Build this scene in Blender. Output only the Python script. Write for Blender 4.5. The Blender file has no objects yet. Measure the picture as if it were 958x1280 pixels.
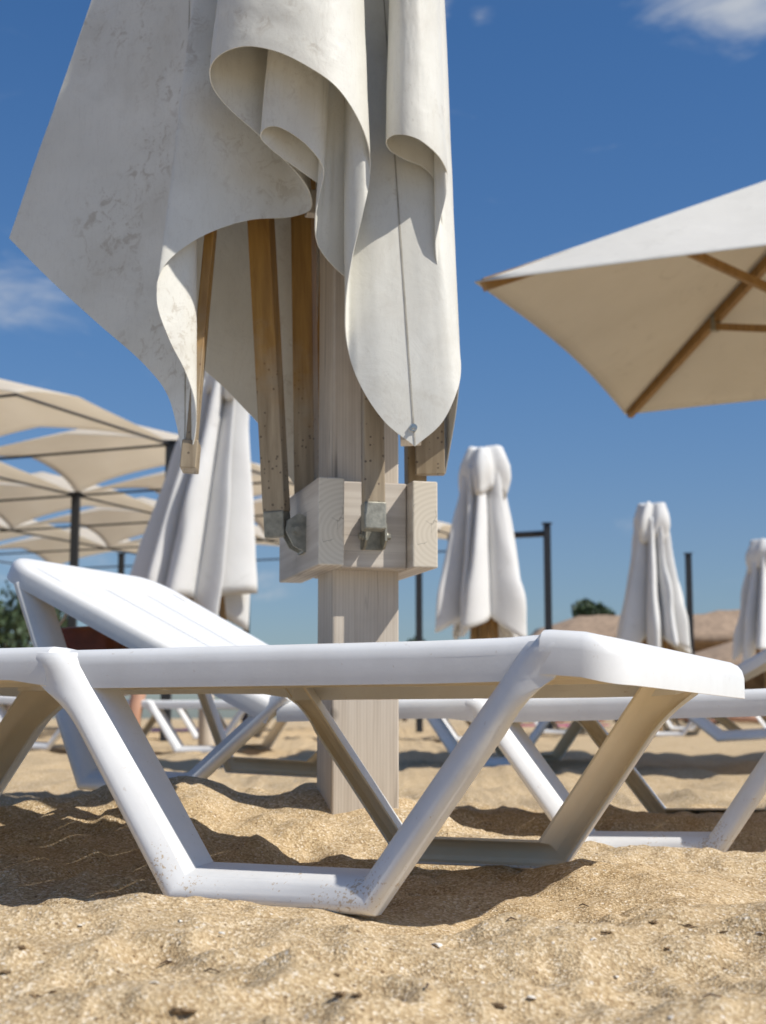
import bpy, bmesh, math, random
import numpy as np
from mathutils import Vector, Matrix, Euler

R = math.radians
scene = bpy.context.scene
C = bpy.data.collections.new("beach")
scene.collection.children.link(C)
random.seed(7)

# ------------------------------------------------------------------ helpers
def tag(o, label=None, cat=None, group=None, kind=None):
    if label: o["label"] = label
    if cat: o["category"] = cat
    if group: o["group"] = group
    if kind: o["kind"] = kind
    return o

def empty(name, loc, rot=(0, 0, 0)):
    o = bpy.data.objects.new(name, None)
    o.empty_display_size = 0.1
    o.location = loc
    o.rotation_euler = rot
    C.objects.link(o)
    return o

def link(name, me, mats, parent=None, smooth=True, angle=40):
    o = bpy.data.objects.new(name, me)
    C.objects.link(o)
    if not isinstance(mats, (list, tuple)): mats = [mats]
    for m in mats: me.materials.append(m)
    if parent is not None: o.parent = parent
    if smooth:
        for p in me.polygons: p.use_smooth = True
        try: me.set_sharp_from_angle(angle=R(angle))
        except Exception: pass
    return o

def from_bm(name, bm, mats, parent=None, smooth=True, angle=40):
    bmesh.ops.recalc_face_normals(bm, faces=bm.faces)
    me = bpy.data.meshes.new(name)
    bm.to_mesh(me); bm.free()
    return link(name, me, mats, parent, smooth, angle)

def from_py(name, v, f, mats, parent=None, smooth=True, angle=40):
    me = bpy.data.meshes.new(name)
    me.from_pydata([tuple(map(float, p)) for p in v], [], f)
    me.update()
    return link(name, me, mats, parent, smooth, angle)

def bevel(o, w, seg=2, ang=35):
    m = o.modifiers.new("bevel", 'BEVEL'); m.width = w; m.segments = seg
    m.limit_method = 'ANGLE'; m.angle_limit = R(ang)
    m.harden_normals = False
    return o

def bm_box(bm, c, s, rot=None, mi=0):
    M = Matrix.Translation(Vector(c)) @ (rot.to_4x4() if rot else Matrix.Identity(4)) @ Matrix.Diagonal((*s, 1))
    r = bmesh.ops.create_cube(bm, size=1, matrix=M)
    fs = set(f for v in r['verts'] for f in v.link_faces)
    for f in fs: f.material_index = mi
    return fs

def bm_tube(bm, p0, p1, r0, r1=None, n=10, cap=True):
    p0 = Vector(p0); p1 = Vector(p1); r1 = r0 if r1 is None else r1
    d = p1 - p0
    q = d.to_track_quat('Z', 'Y').to_matrix().to_4x4()
    M = Matrix.Translation((p0 + p1) / 2) @ q
    bmesh.ops.create_cone(bm, cap_ends=cap, segments=n, radius1=r0, radius2=r1, depth=d.length, matrix=M)

def bm_path_tube(bm, pts, r, n=8):
    rings = []
    pts = [Vector(p) for p in pts]
    for i, p in enumerate(pts):
        d = (pts[min(i + 1, len(pts) - 1)] - pts[max(i - 1, 0)]).normalized()
        a = d.orthogonal().normalized(); b = d.cross(a)
        rr = r[i] if isinstance(r, (list, tuple)) else r
        rings.append([bm.verts.new(p + (a * math.cos(t) + b * math.sin(t)) * rr) for t in [2 * math.pi * k / n for k in range(n)]])
    for A, B in zip(rings, rings[1:]):
        for k in range(n):
            bm.faces.new((A[k], A[(k + 1) % n], B[(k + 1) % n], B[k]))
    bm.faces.new(rings[0]); bm.faces.new(rings[-1])

def bar_matrix(p0, p1, front):
    """axes: x = width, y = depth (along 'front'), z = along the bar"""
    p0 = Vector(p0); p1 = Vector(p1)
    z = (p1 - p0).normalized(); f = Vector(front)
    y = (f - z * f.dot(z)).normalized(); x = y.cross(z)
    return Matrix((x, y, z)).transposed(), (p0 + p1) / 2, (p1 - p0).length

def bm_bar(bm, p0, p1, wx, wy, front):
    m, c, L = bar_matrix(p0, p1, front)
    return bm_box(bm, c, (wx, wy, L), m)

def sweep(path, prof, closed=False):
    """sweep profile (n, h) along a 2-D path; n is measured to the left of the path.
    returns list of rings of (a, b, h)."""
    P = [np.array(p, float) for p in path]
    n = len(P); rings = []
    for i in range(n):
        if closed: a, b = P[(i - 1) % n], P[(i + 1) % n]
        else: a, b = P[max(i - 1, 0)], P[min(i + 1, n - 1)]
        def nr(d):
            d = d / (np.linalg.norm(d) + 1e-12); return np.array([-d[1], d[0]])
        n1 = nr(P[i] - a) if np.linalg.norm(P[i] - a) > 1e-9 else nr(b - P[i])
        n2 = nr(b - P[i]) if np.linalg.norm(b - P[i]) > 1e-9 else n1
        m = (n1 + n2) / (1 + max(-.8, float(n1 @ n2)))
        rings.append([(P[i][0] + m[0] * q[0], P[i][1] + m[1] * q[0], q[1]) for q in prof])
    return rings

def rings_mesh(rings, closed_prof=True, closed_path=False, cap=True):
    v = [p for r in rings for p in r]; k = len(rings[0]); f = []
    N = len(rings)
    for i in range(N if closed_path else N - 1):
        j = (i + 1) % N
        for a in range(k if closed_prof else k - 1):
            b = (a + 1) % k
            f.append((i * k + a, i * k + b, j * k + b, j * k + a))
    if cap and not closed_path:
        f.append(tuple(range(k))); f.append(tuple((N - 1) * k + a for a in reversed(range(k))))
    return v, f

def copy_tree(o, parent=None):
    c = o.copy(); C.objects.link(c)
    if parent is not None: c.parent = parent
    for ch in list(o.children): copy_tree(ch, c)
    return c

# numpy value noise ----------------------------------------------------------
def _hash(ix, iy, seed):
    h = (ix.astype(np.int64) * 374761393 + iy.astype(np.int64) * 668265263 + seed * 974711) & 0x7fffffff
    h = (h ^ (h >> 13)) * 1274126177 & 0x7fffffff
    h = (h ^ (h >> 16)) & 0xffff
    return h / 65535.0

def vnoise(x, y, seed=0):
    x = np.asarray(x, float); y = np.asarray(y, float)
    ix = np.floor(x); iy = np.floor(y); fx = x - ix; fy = y - iy
    fx = fx * fx * fx * (fx * (fx * 6 - 15) + 10); fy = fy * fy * fy * (fy * (fy * 6 - 15) + 10)
    a = _hash(ix, iy, seed); b = _hash(ix + 1, iy, seed); c = _hash(ix, iy + 1, seed); d = _hash(ix + 1, iy + 1, seed)
    return (a + (b - a) * fx) * (1 - fy) + (c + (d - c) * fx) * fy - .5

def G(x, y, cx, cy, sx, sy, h):
    return h * np.exp(-.5 * (((x - cx) / sx) ** 2 + ((y - cy) / sy) ** 2))

def sand_z(x, y):
    x = np.asarray(x, float); y = np.asarray(y, float)
    z = 0.12 * np.clip((y - 4) / 22., 0, 1) ** 1.2
    z = z + G(x, y, -.50, 3.08, .55, .27, .075) + G(x, y, -.85, 2.55, .35, .25, .02)
    z = z + G(x, y, -.05, 2.86, .25, .16, .028)
    z = z + G(x, y, .62, 3.0, .34, .20, -.050) + G(x, y, .95, 2.75, .3, .3, -.02)
    z = z + G(x, y, -.18, 1.83, .13, .07, .016) + G(x, y, .02, 1.73, .06, .05, -.010)
    z = z + G(x, y, .16, 1.92, .11, .13, -.022) + G(x, y, .26, 2.42, .12, .08, .004)
    z = z + G(x, y, .45, 2.05, .25, .20, .010) + G(x, y, -.5, 1.65, .3, .12, .012)
    near = np.clip((y - .2) / 1.0, 0, 1) / (1 + (np.maximum(y - 6, 0) / 25.) ** 2)
    # soft footprints: rounded troughs with crests
    n1 = vnoise(x * 3.1 + 1.3, y * 3.6, 1); n2 = vnoise(x * 6.7 + .7, y * 7.4 + 3.1, 2)
    n3 = vnoise(x * 15 + .2, y * 17, 3); n4 = vnoise(x * 36, y * 40, 4); n5 = vnoise(x * 85, y * 90, 5)
    foot = np.exp(-(((x + .12) / .30) ** 2 + ((y - 1.84) / .12) ** 2) ** 2)
    damp = 1 - .75 * foot
    z = z + near * damp * (.036 * n1 + .046 * n2 - .020 * np.abs(n2) + .024 * n3)
    gate = np.clip(vnoise(x * 4.3, y * 5.1, 9) * 3 + .6, .25, 1.3)
    z = z + near * gate * (.0070 * n4 + .0034 * n5)
    z = z + near * .045 * np.minimum(0, vnoise(x * 9.1 + 5, y * 10.3, 12) + .30) * damp
    fg = np.clip((1.72 - y) / .2, 0, 1)
    z = z + near * damp * .026 * np.minimum(0, vnoise(x * 27 + 3, y * 31.0, 41) + .27) * np.clip(vnoise(x * 5 + 7, y * 6, 42) * 4 + .5, 0, 1)
    r1 = 1 - 2 * np.abs(vnoise(x * 6.1 + 9, y * 8.3 + 2, 31)); r2 = 1 - 2 * np.abs(vnoise(x * 13.1 + 4, y * 17.3 + 2, 32))
    z = z + near * (.35 + .65 * fg) * damp * (.026 * (r1 - .6) * (.5 + vnoise(x * 2.3, y * 3.1, 33)) + .012 * (r2 - .6))
    return z

def gz(x, y): return float(sand_z(np.array([x]), np.array([y]))[0])

# ------------------------------------------------------------------ materials
def newmat(name):
    m = bpy.data.materials.new(name); m.use_nodes = True
    nt = m.node_tree; b = nt.nodes["Principled BSDF"]
    return m, nt, b

def N(nt, t, **kw):
    n = nt.nodes.new(t)
    for k, v in kw.items():
        if k in n.inputs.keys(): n.inputs[k].default_value = v
        else: setattr(n, k, v)
    return n

def ramp(nt, fac, stops):
    r = nt.nodes.new("ShaderNodeValToRGB")
    while len(r.color_ramp.elements) < len(stops): r.color_ramp.elements.new(.5)
    for e, (p, c) in zip(r.color_ramp.elements, stops):
        e.position = p; e.color = (*c, 1) if len(c) == 3 else c
    nt.links.new(fac, r.inputs[0]); return r.outputs[0]

def noise(nt, scale, detail=3, rough=.55, vec=None, dist=0):
    n = N(nt, "ShaderNodeTexNoise", Scale=scale, Detail=detail, Roughness=rough, Distortion=dist)
    if vec is not None: nt.links.new(vec, n.inputs["Vector"])
    return n.outputs["Fac"]

def mix(nt, fac, a, b, mode='MIX'):
    n = nt.nodes.new("ShaderNodeMix"); n.data_type = 'RGBA'; n.blend_type = mode
    for s, v in ((n.inputs[0], fac), (n.inputs[6], a), (n.inputs[7], b)):
        if isinstance(v, (int, float)): s.default_value = v
        elif isinstance(v, tuple): s.default_value = (*v, 1)
        else: nt.links.new(v, s)
    return n.outputs[2]

def coords(nt, scale=(1, 1, 1), kind="Object", rot=(0, 0, 0)):
    t = nt.nodes.new("ShaderNodeTexCoord")
    mp = nt.nodes.new("ShaderNodeMapping"); mp.inputs["Scale"].default_value = scale; mp.inputs["Rotation"].default_value = rot
    nt.links.new(t.outputs[kind], mp.inputs["Vector"]); return mp.outputs["Vector"]

def bump(nt, b, h, strength=.3, dist=.01):
    n = N(nt, "ShaderNodeBump", Strength=strength, Distance=dist)
    nt.links.new(h, n.inputs["Height"]); nt.links.new(n.outputs[0], b.inputs["Normal"])

def math_(nt, op, a, b=None):
    n = nt.nodes.new("ShaderNodeMath"); n.operation = op
    for s, v in zip(n.inputs, (a, b)):
        if v is None: continue
        if isinstance(v, (int, float)): s.default_value = v
        else: nt.links.new(v, s)
    return n.outputs[0]

def mat_sand():
    m, nt, b = newmat("sand")
    v = coords(nt)
    big = noise(nt, 2.2, 4, .6, v); med = noise(nt, 26, 4, .6, v); fine = noise(nt, 420, 3, .75, v)
    c = ramp(nt, big, [(.3, (.50, .365, .20)), (.7, (.60, .445, .26))])
    c = mix(nt, .55, c, ramp(nt, med, [(.3, (.38, .26, .13)), (.7, (.65, .495, .31))]))
    g = N(nt, "ShaderNodeTexVoronoi", Scale=330.0, feature='F1'); nt.links.new(v, g.inputs["Vector"])
    gr = nt.nodes.new("ShaderNodeSeparateColor"); nt.links.new(g.outputs["Color"], gr.inputs[0])
    grain = ramp(nt, gr.outputs[0], [(0, (.16, .095, .045)), (.14, (.30, .195, .095)), (.6, (.57, .43, .25)), (.88, (.80, .66, .45)), (1, (.95, .88, .74))])
    c = mix(nt, .50, c, grain)
    g2 = N(nt, "ShaderNodeTexVoronoi", Scale=120.0, feature='F1'); nt.links.new(v, g2.inputs["Vector"])
    g2c = nt.nodes.new("ShaderNodeSeparateColor"); nt.links.new(g2.outputs["Color"], g2c.inputs[0])
    small = math_(nt, 'LESS_THAN', g2.outputs["Distance"], .26)
    dark = math_(nt, 'MULTIPLY', small, math_(nt, 'GREATER_THAN', g2c.outputs[0], .90))
    lite = math_(nt, 'MULTIPLY', small, math_(nt, 'GREATER_THAN', g2c.outputs[1], .93))
    c = mix(nt, math_(nt, 'MULTIPLY', dark, .75), c, (.13, .075, .035))
    c = mix(nt, math_(nt, 'MULTIPLY', lite, .7), c, (.80, .73, .62))
    nt.links.new(c, b.inputs["Base Color"])
    b.inputs["Roughness"].default_value = .95
    b.inputs["Specular IOR Level"].default_value = .15
    h = math_(nt, 'ADD', math_(nt, 'MULTIPLY', fine, .5), math_(nt, 'MULTIPLY', noise(nt, 150, 4, .7, v), .9))
    h = math_(nt, 'ADD', h, math_(nt, 'MULTIPLY', g.outputs["Distance"], .5))
    bump(nt, b, h, .52, .007)
    return m

def mat_plastic():
    m, nt, b = newmat("white plastic")
    v = coords(nt)
    d = noise(nt, 7, 5, .65, v)
    c = ramp(nt, d, [(.30, (.72, .715, .695)), (.6, (.80, .80, .785))])
    sp = noise(nt, 95, 2, .6, v)
    c = mix(nt, ramp(nt, sp, [(.70, (0, 0, 0)), (.78, (.5, .5, .5))]), c, (.52, .45, .37))
    v2 = coords(nt, (3, 16, 40))
    st = noise(nt, 3, 5, .7, v2)
    geo = nt.nodes.new("ShaderNodeNewGeometry"); sz = nt.nodes.new("ShaderNodeSeparateXYZ"); nt.links.new(geo.outputs["Position"], sz.inputs[0])
    low = nt.nodes.new("ShaderNodeMapRange"); nt.links.new(sz.outputs[2], low.inputs[0]); low.inputs[1].default_value = .13; low.inputs[2].default_value = .02; low.inputs[3].default_value = 0; low.inputs[4].default_value = .085
    gr = noise(nt, 260, 2, .7, v); pt = noise(nt, 16, 4, .7, v)
    gm = ramp(nt, math_(nt, 'ADD', math_(nt, 'ADD', math_(nt, 'MULTIPLY', gr, .55), math_(nt, 'MULTIPLY', pt, .45)), low.outputs[0]), [(.66, (0, 0, 0)), (.70, (.8, .8, .8))])
    c = mix(nt, gm, c, (.50, .37, .22))
    c = mix(nt, ramp(nt, st, [(.62, (0, 0, 0)), (.76, (.35, .35, .35))]), c, (.60, .55, .48))
    nt.links.new(c, b.inputs["Base Color"])
    nt.links.new(ramp(nt, d, [(.3, (.42, .42, .42)), (.7, (.30, .30, .30))]), b.inputs["Roughness"])
    b.inputs["IOR"].default_value = 1.46
    bump(nt, b, noise(nt, 300, 2, .5, v), .04, .002)
    b.inputs["Subsurface Weight"].default_value = 0.0
    return m

def translucent_mix(nt, b, col, w):
    out = nt.nodes["Material Output"]
    t = nt.nodes.new("ShaderNodeBsdfTranslucent")
    nt.links.new(col, t.inputs["Color"])
    ms = nt.nodes.new("ShaderNodeMixShader"); ms.inputs[0].default_value = w
    nt.links.new(b.outputs[0], ms.inputs[1]); nt.links.new(t.outputs[0], ms.inputs[2])
    nt.links.new(ms.outputs[0], out.inputs["Surface"])

def mat_vinyl():
    m, nt, b = newmat("old white vinyl")
    v = coords(nt)
    c = ramp(nt, noise(nt, 2.4, 4, .6, v), [(.3, (.66, .64, .565)), (.65, (.79, .775, .705))])
    # grime: patches of scuffs and fine wrinkle lines
    geo = nt.nodes.new("ShaderNodeNewGeometry"); sz = nt.nodes.new("ShaderNodeSeparateXYZ"); nt.links.new(geo.outputs["Position"], sz.inputs[0])
    lowz = nt.nodes.new("ShaderNodeMapRange"); nt.links.new(sz.outputs[0], lowz.inputs[0]); lowz.inputs[1].default_value = .06; lowz.inputs[2].default_value = -.30; lowz.inputs[3].default_value = -.09; lowz.inputs[4].default_value = .03
    patch = ramp(nt, math_(nt, 'ADD', noise(nt, 4.2, 4, .6, v), lowz.outputs[0]), [(.50, (0, 0, 0)), (.64, (1, 1, 1))])
    sc = noise(nt, 34, 8, .76, v, .7)
    scm = ramp(nt, sc, [(.52, (0, 0, 0)), (.60, (.85, .85, .85))])
    f = mix(nt, 1.0, patch, scm, 'MULTIPLY')
    c = mix(nt, math_(nt, 'MULTIPLY', f, .55), c, (.36, .29, .20))
    bl = ramp(nt, noise(nt, 4.5, 5, .62, v, .3), [(.50, (0, 0, 0)), (.74, (.40, .40, .40))])
    c = mix(nt, bl, c, (.50, .45, .36))
    v2 = coords(nt, (9, 9, 1.6))
    ln = noise(nt, 2.6, 5, .7, v2, 2.5)
    lm = ramp(nt, math_(nt, 'ABSOLUTE', math_(nt, 'SUBTRACT', ln, .5)), [(0, (.38, .38, .38)), (.006, (0, 0, 0))])
    c = mix(nt, lm, c, (.40, .35, .28))
    nt.links.new(c, b.inputs["Base Color"])
    b.inputs["Roughness"].default_value = .42
    b.inputs["Specular IOR Level"].default_value = .4
    h = math_(nt, 'ADD', math_(nt, 'MULTIPLY', noise(nt, 9, 5, .6, v, 1.0), 1.0), math_(nt, 'MULTIPLY', noise(nt, 45, 4, .6, v), .15))
    bump(nt, b, h, .10, .02)
    translucent_mix(nt, b, c, .06)
    return m

def mat_cloth(name, c0, c1, w=.2, stain=(.45, .42, .36), rough=.8):
    m, nt, b = newmat(name)
    v = coords(nt)
    c = ramp(nt, noise(nt, 1.6, 4, .6, v), [(.3, c0), (.7, c1)])
    c = mix(nt, ramp(nt, noise(nt, 5, 6, .7, v, 1.5), [(.58, (0, 0, 0)), (.75, (.4, .4, .4))]), c, stain)
    nt.links.new(c, b.inputs["Base Color"]); b.inputs["Roughness"].default_value = rough
    bump(nt, b, noise(nt, 6, 3, .6, v), .15, .03)
    if w: translucent_mix(nt, b, c, w)
    return m

def mat_wood(name, dark, light, axis='z', scale=30, knots=True, rough=.7, wave=.2):
    m, nt, b = newmat(name)
    s = [1, 1, 1]; s['xyz'.index(axis)] = .045
    v = coords(nt, tuple(s))
    g = noise(nt, scale, 6, .6, v, .35)
    v2 = coords(nt, tuple(s))
    w = N(nt, "ShaderNodeTexWave", Scale=scale * .85, Distortion=5.5, Detail=3.0, bands_direction='X' if axis != 'x' else 'Y')
    w.inputs["Detail Scale"].default_value = .9
    nt.links.new(v2, w.inputs["Vector"])
    t = math_(nt, 'ADD', math_(nt, 'MULTIPLY', g, 1 - wave), math_(nt, 'MULTIPLY', w.outputs["Fac"], wave))
    c = ramp(nt, t, [(.3, dark), (.62, light)])
    v3 = coords(nt)
    c = mix(nt, ramp(nt, noise(nt, 6, 4, .6, v3), [(.5, (0, 0, 0)), (.75, (.4, .4, .4))]), c, tuple(x * .72 for x in dark))
    va = [26, 26, 26]; va['xyz'.index(axis)] = .55
    ck = noise(nt, 1.0, 2, .5, coords(nt, tuple(va)), .2)
    gate = ramp(nt, noise(nt, 5, 2, .5, v3), [(.50, (0, 0, 0)), (.62, (.75, .75, .75))])
    cl_ = ramp(nt, math_(nt, 'ABSOLUTE', math_(nt, 'SUBTRACT', ck, .5)), [(0, (1, 1, 1)), (.010, (0, 0, 0))])
    c = mix(nt, mix(nt, 1.0, gate, cl_, 'MULTIPLY'), c, tuple(x * .35 for x in dark))
    if knots:
        k = N(nt, "ShaderNodeTexVoronoi", Scale=7.0); nt.links.new(v3, k.inputs["Vector"])
        c = mix(nt, ramp(nt, k.outputs["Distance"], [(.055, (.65, .65, .65)), (.11, (0, 0, 0))]), c, tuple(x * .45 for x in dark))
    nt.links.new(c, b.inputs["Base Color"]); b.inputs["Roughness"].default_value = rough
    bump(nt, b, t, .18, .002)
    return m

def mat_endgrain():
    m, nt, b = newmat("sawn end grain")
    v = coords(nt)
    w = N(nt, "ShaderNodeTexWave", Scale=34.0, Distortion=1.2, Detail=2.0, wave_type='RINGS', rings_direction='Y')
    mp = nt.nodes.new("ShaderNodeMapping"); mp.inputs["Location"].default_value = (-.03, 0, .02)
    nt.links.new(v, mp.inputs["Vector"]); nt.links.new(mp.outputs[0], w.inputs["Vector"])
    c = ramp(nt, w.outputs["Fac"], [(.1, (.585, .515, .405)), (.8, (.635, .565, .455))])
    k = N(nt, "ShaderNodeTexVoronoi", Scale=26.0, feature='DISTANCE_TO_EDGE')
    va = nt.nodes.new("ShaderNodeVectorMath"); va.operation = 'ADD'
    nz = N(nt, "ShaderNodeTexNoise", Scale=40.0, Detail=2.0); nt.links.new(v, nz.inputs["Vector"])
    sc = nt.nodes.new("ShaderNodeVectorMath"); sc.operation = 'SCALE'; sc.inputs[3].default_value = .02
    nt.links.new(nz.outputs["Color"], sc.inputs[0]); nt.links.new(v, va.inputs[0]); nt.links.new(sc.outputs[0], va.inputs[1])
    nt.links.new(va.outputs[0], k.inputs["Vector"])
    gate = ramp(nt, noise(nt, 22, 2, .5, v), [(.52, (0, 0, 0)), (.56, (1, 1, 1))])
    cr = ramp(nt, k.outputs["Distance"], [(.0, (.9, .9, .9)), (.014, (0, 0, 0))])
    c = mix(nt, mix(nt, 1.0, gate, cr, 'MULTIPLY'), c, (.10, .07, .045))
    nt.links.new(c, b.inputs["Base Color"]); b.inputs["Roughness"].default_value = .8
    return m

def mat_strut():
    m, nt, b = newmat("weathered varnished timber")
    geo = nt.nodes.new("ShaderNodeNewGeometry"); sep = nt.nodes.new("ShaderNodeSeparateXYZ")
    nt.links.new(geo.outputs["Position"], sep.inputs[0])
    v = coords(nt, (1, 1, .05)); v0 = coords(nt)
    g = noise(nt, 60, 5, .6, v, .3)
    oran = ramp(nt, g, [(.3, (.22, .11, .026)), (.7, (.40, .225, .058))])
    gray = ramp(nt, g, [(.3, (.22, .165, .10)), (.7, (.40, .32, .215))])
    sp = N(nt, "ShaderNodeTexVoronoi", Scale=120.0); nt.links.new(v0, sp.inputs["Vector"])
    spc = nt.nodes.new("ShaderNodeSeparateColor"); nt.links.new(sp.outputs["Color"], spc.inputs[0])
    spm = math_(nt, 'MULTIPLY', math_(nt, 'LESS_THAN', sp.outputs["Distance"], .28), math_(nt, 'GREATER_THAN', math_(nt, 'ADD', spc.outputs[0], math_(nt, 'MULTIPLY', noise(nt, 18, 3, .6, v0), .8)), 1.16))
    gray = mix(nt, math_(nt, 'MULTIPLY', spm, .8), gray, (.07, .045, .03))
    f = math_(nt, 'ADD', sep.outputs[2], math_(nt, 'MULTIPLY', math_(nt, 'SUBTRACT', noise(nt, 14, 4, .6, v0), .5), .30))
    fac = ramp(nt, math_(nt, 'SUBTRACT', f, .42), [(.42, (0, 0, 0)), (.58, (1, 1, 1))])
    c = mix(nt, fac, gray, oran)
    nt.links.new(c, b.inputs["Base Color"]); b.inputs["Roughness"].default_value = .5
    bump(nt, b, g, .2, .002)
    return m

def mat_plain(name, col, rough=.6, metal=0, var=.25, scale=12, bmp=.1):
    m, nt, b = newmat(name)
    v = coords(nt)
    c = ramp(nt, noise(nt, scale, 4, .6, v), [(.3, tuple(x * (1 - var) for x in col)), (.7, tuple(min(1, x * (1 + var)) for x in col))])
    nt.links.new(c, b.inputs["Base Color"]); b.inputs["Roughness"].default_value = rough; b.inputs["Metallic"].default_value = metal
    if bmp: bump(nt, b, noise(nt, scale * 4, 3, .6, v), bmp, .005)
    return m

SAND = mat_sand(); PLASTIC = mat_plastic()
UNDER = mat_plain('aged plastic with painted sand bounce', (.83, .75, .61), .5, 0, .06, 9, .03); VINYL = mat_vinyl()  # UNDER: aged cream plastic, with warm bounce light off the sand painted in
CLOTH = mat_cloth("white parasol cloth", (.74, .735, .71), (.81, .80, .78), .12)
OPENCLOTH = mat_cloth("open parasol cloth", (.72, .69, .62), (.79, .76, .69), .16)
SHADE = mat_cloth("cream shade fabric", (.80, .75, .66), (.86, .815, .73), .55, (.76, .70, .60))
POST = mat_wood("whitewashed pine", (.46, .39, .31), (.58, .51, .42), 'z', 60, True, .7, .13)
PLANKW = mat_wood("whitewashed pine plank", (.40, .335, .27), (.62, .56, .48), 'y', 34)
PLANKX = mat_wood("whitewashed pine cross plank", (.40, .335, .27), (.62, .56, .48), 'x', 34)
END = mat_endgrain(); STRUT = mat_strut()
VARN = mat_wood("varnished timber", (.20, .105, .028), (.32, .185, .06), 'z', 30, False, .45)
STEEL = mat_plain("dull galvanised steel", (.26, .25, .205), .5, .45, .35, 60)
INOX = mat_plain("stainless steel", (.62, .61, .58), .25, 1, .1, 60)
DARK = mat_plain("dark painted steel", (.018, .02, .024), .5, 0, .2)
REED = mat_plain("dry brown reed", (.34, .24, .16), .9, 0, .35, 6, .5)
LEAF = mat_plain("dark green leaf", (.045, .075, .03), .6, 0, .5, 3, 0)
BARK = mat_plain("brown bark", (.12, .085, .06), .9)
SHELL = mat_plain("chalky white shell", (.74, .69, .60), .5, 0, .12, 60)
CLUMP = mat_plain("damp brown sand clump", (.25, .165, .085), .95, 0, .5, 120, .8)
TWIG = mat_plain("dry dark twig", (.07, .04, .025), .9)
LEATHER = mat_plain("reddish brown leather", (.20, .055, .02), .45, 0, .3, 20)
SKIN = mat_plain("sun tanned skin", (.50, .27, .17), .5, 0, .1, 8)
PINK = mat_plain("pink towelling", (.55, .10, .25), .9, 0, .2)
PURPLE = mat_plain("lilac towelling", (.50, .30, .52), .9, 0, .2)
NAVY = mat_plain("navy swimwear", (.03, .05, .12), .7)
RED = mat_plain("red swimwear", (.45, .04, .06), .7)
HAIR = mat_plain("dark brown hair", (.035, .02, .012), .6)
GREY = mat_plain("grey blue towelling", (.30, .35, .44), .9, 0, .15)

# ------------------------------------------------------------------ sand
def axis_lines(lo, hi, step, out_lo, out_hi, g=1.1):
    a = list(np.arange(lo, hi + 1e-9, step)); s = step; x = a[-1]
    while x < out_hi: s *= g; x += s; a.append(x)
    s = step; x = a[0]; b = []
    while x > out_lo: s *= g; x -= s; b.append(x)
    return np.array(b[::-1] + a)
xs = axis_lines(-.95, 1.0, .0062, -350, 350, 1.09)
ys = axis_lines(.85, 3.3, .0066, -8, 600, 1.075)
XX, YY = np.meshgrid(xs, ys)
ZZ = sand_z(XX, YY)
V = np.stack([XX.ravel(), YY.ravel(), ZZ.ravel()], 1)
nx, ny = len(xs), len(ys)
idx = np.arange(nx * ny).reshape(ny, nx)
F = np.stack([idx[:-1, :-1].ravel(), idx[:-1, 1:].ravel(), idx[1:, 1:].ravel(), idx[1:, :-1].ravel()], 1)
me = bpy.data.meshes.new("sand")
me.vertices.add(len(V)); me.vertices.foreach_set("co", V.ravel())
me.loops.add(F.size); me.loops.foreach_set("vertex_index", F.ravel().astype(np.int32))
me.polygons.add(len(F)); me.polygons.foreach_set("loop_start", (np.arange(len(F)) * 4).astype(np.int32))
me.polygons.foreach_set("loop_total", np.full(len(F), 4, np.int32))
me.update(calc_edges=True); me.validate()
for p in me.polygons: p.use_smooth = True
sand = bpy.data.objects.new("sand", me); me.materials.append(SAND); C.objects.link(sand)
tag(sand, kind="structure")

# ------------------------------------------------------------------ sun lounger
H = .33; RB = H - .053; W = .744; VO = .020; HU = -.83; LH = .86
LEGPROF = [(0, .030), (0, .014), (.0025, .005), (.008, .0005), (.013, 0), (.020, .003), (.028, .009), (.035, .0165), (.040, .024), (.0435, .034),
           (.048, .072), (.0435, .072), (.039, .036), (.035, .026), (.028, .017), (.020, .011), (.013, .007), (.007, .011), (.0045, .018), (.0045, .030)]
RIMPROF = [(0, -.053), (0, -.022), (.003, -.011), (.009, -.004), (.019, 0), (.046, 0), (.056, -.003), (.058, -.010), (.054, -.010),
           (.046, -.006), (.02, -.006), (.010, -.012), (.0055, -.024), (.005, -.053)]

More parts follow.
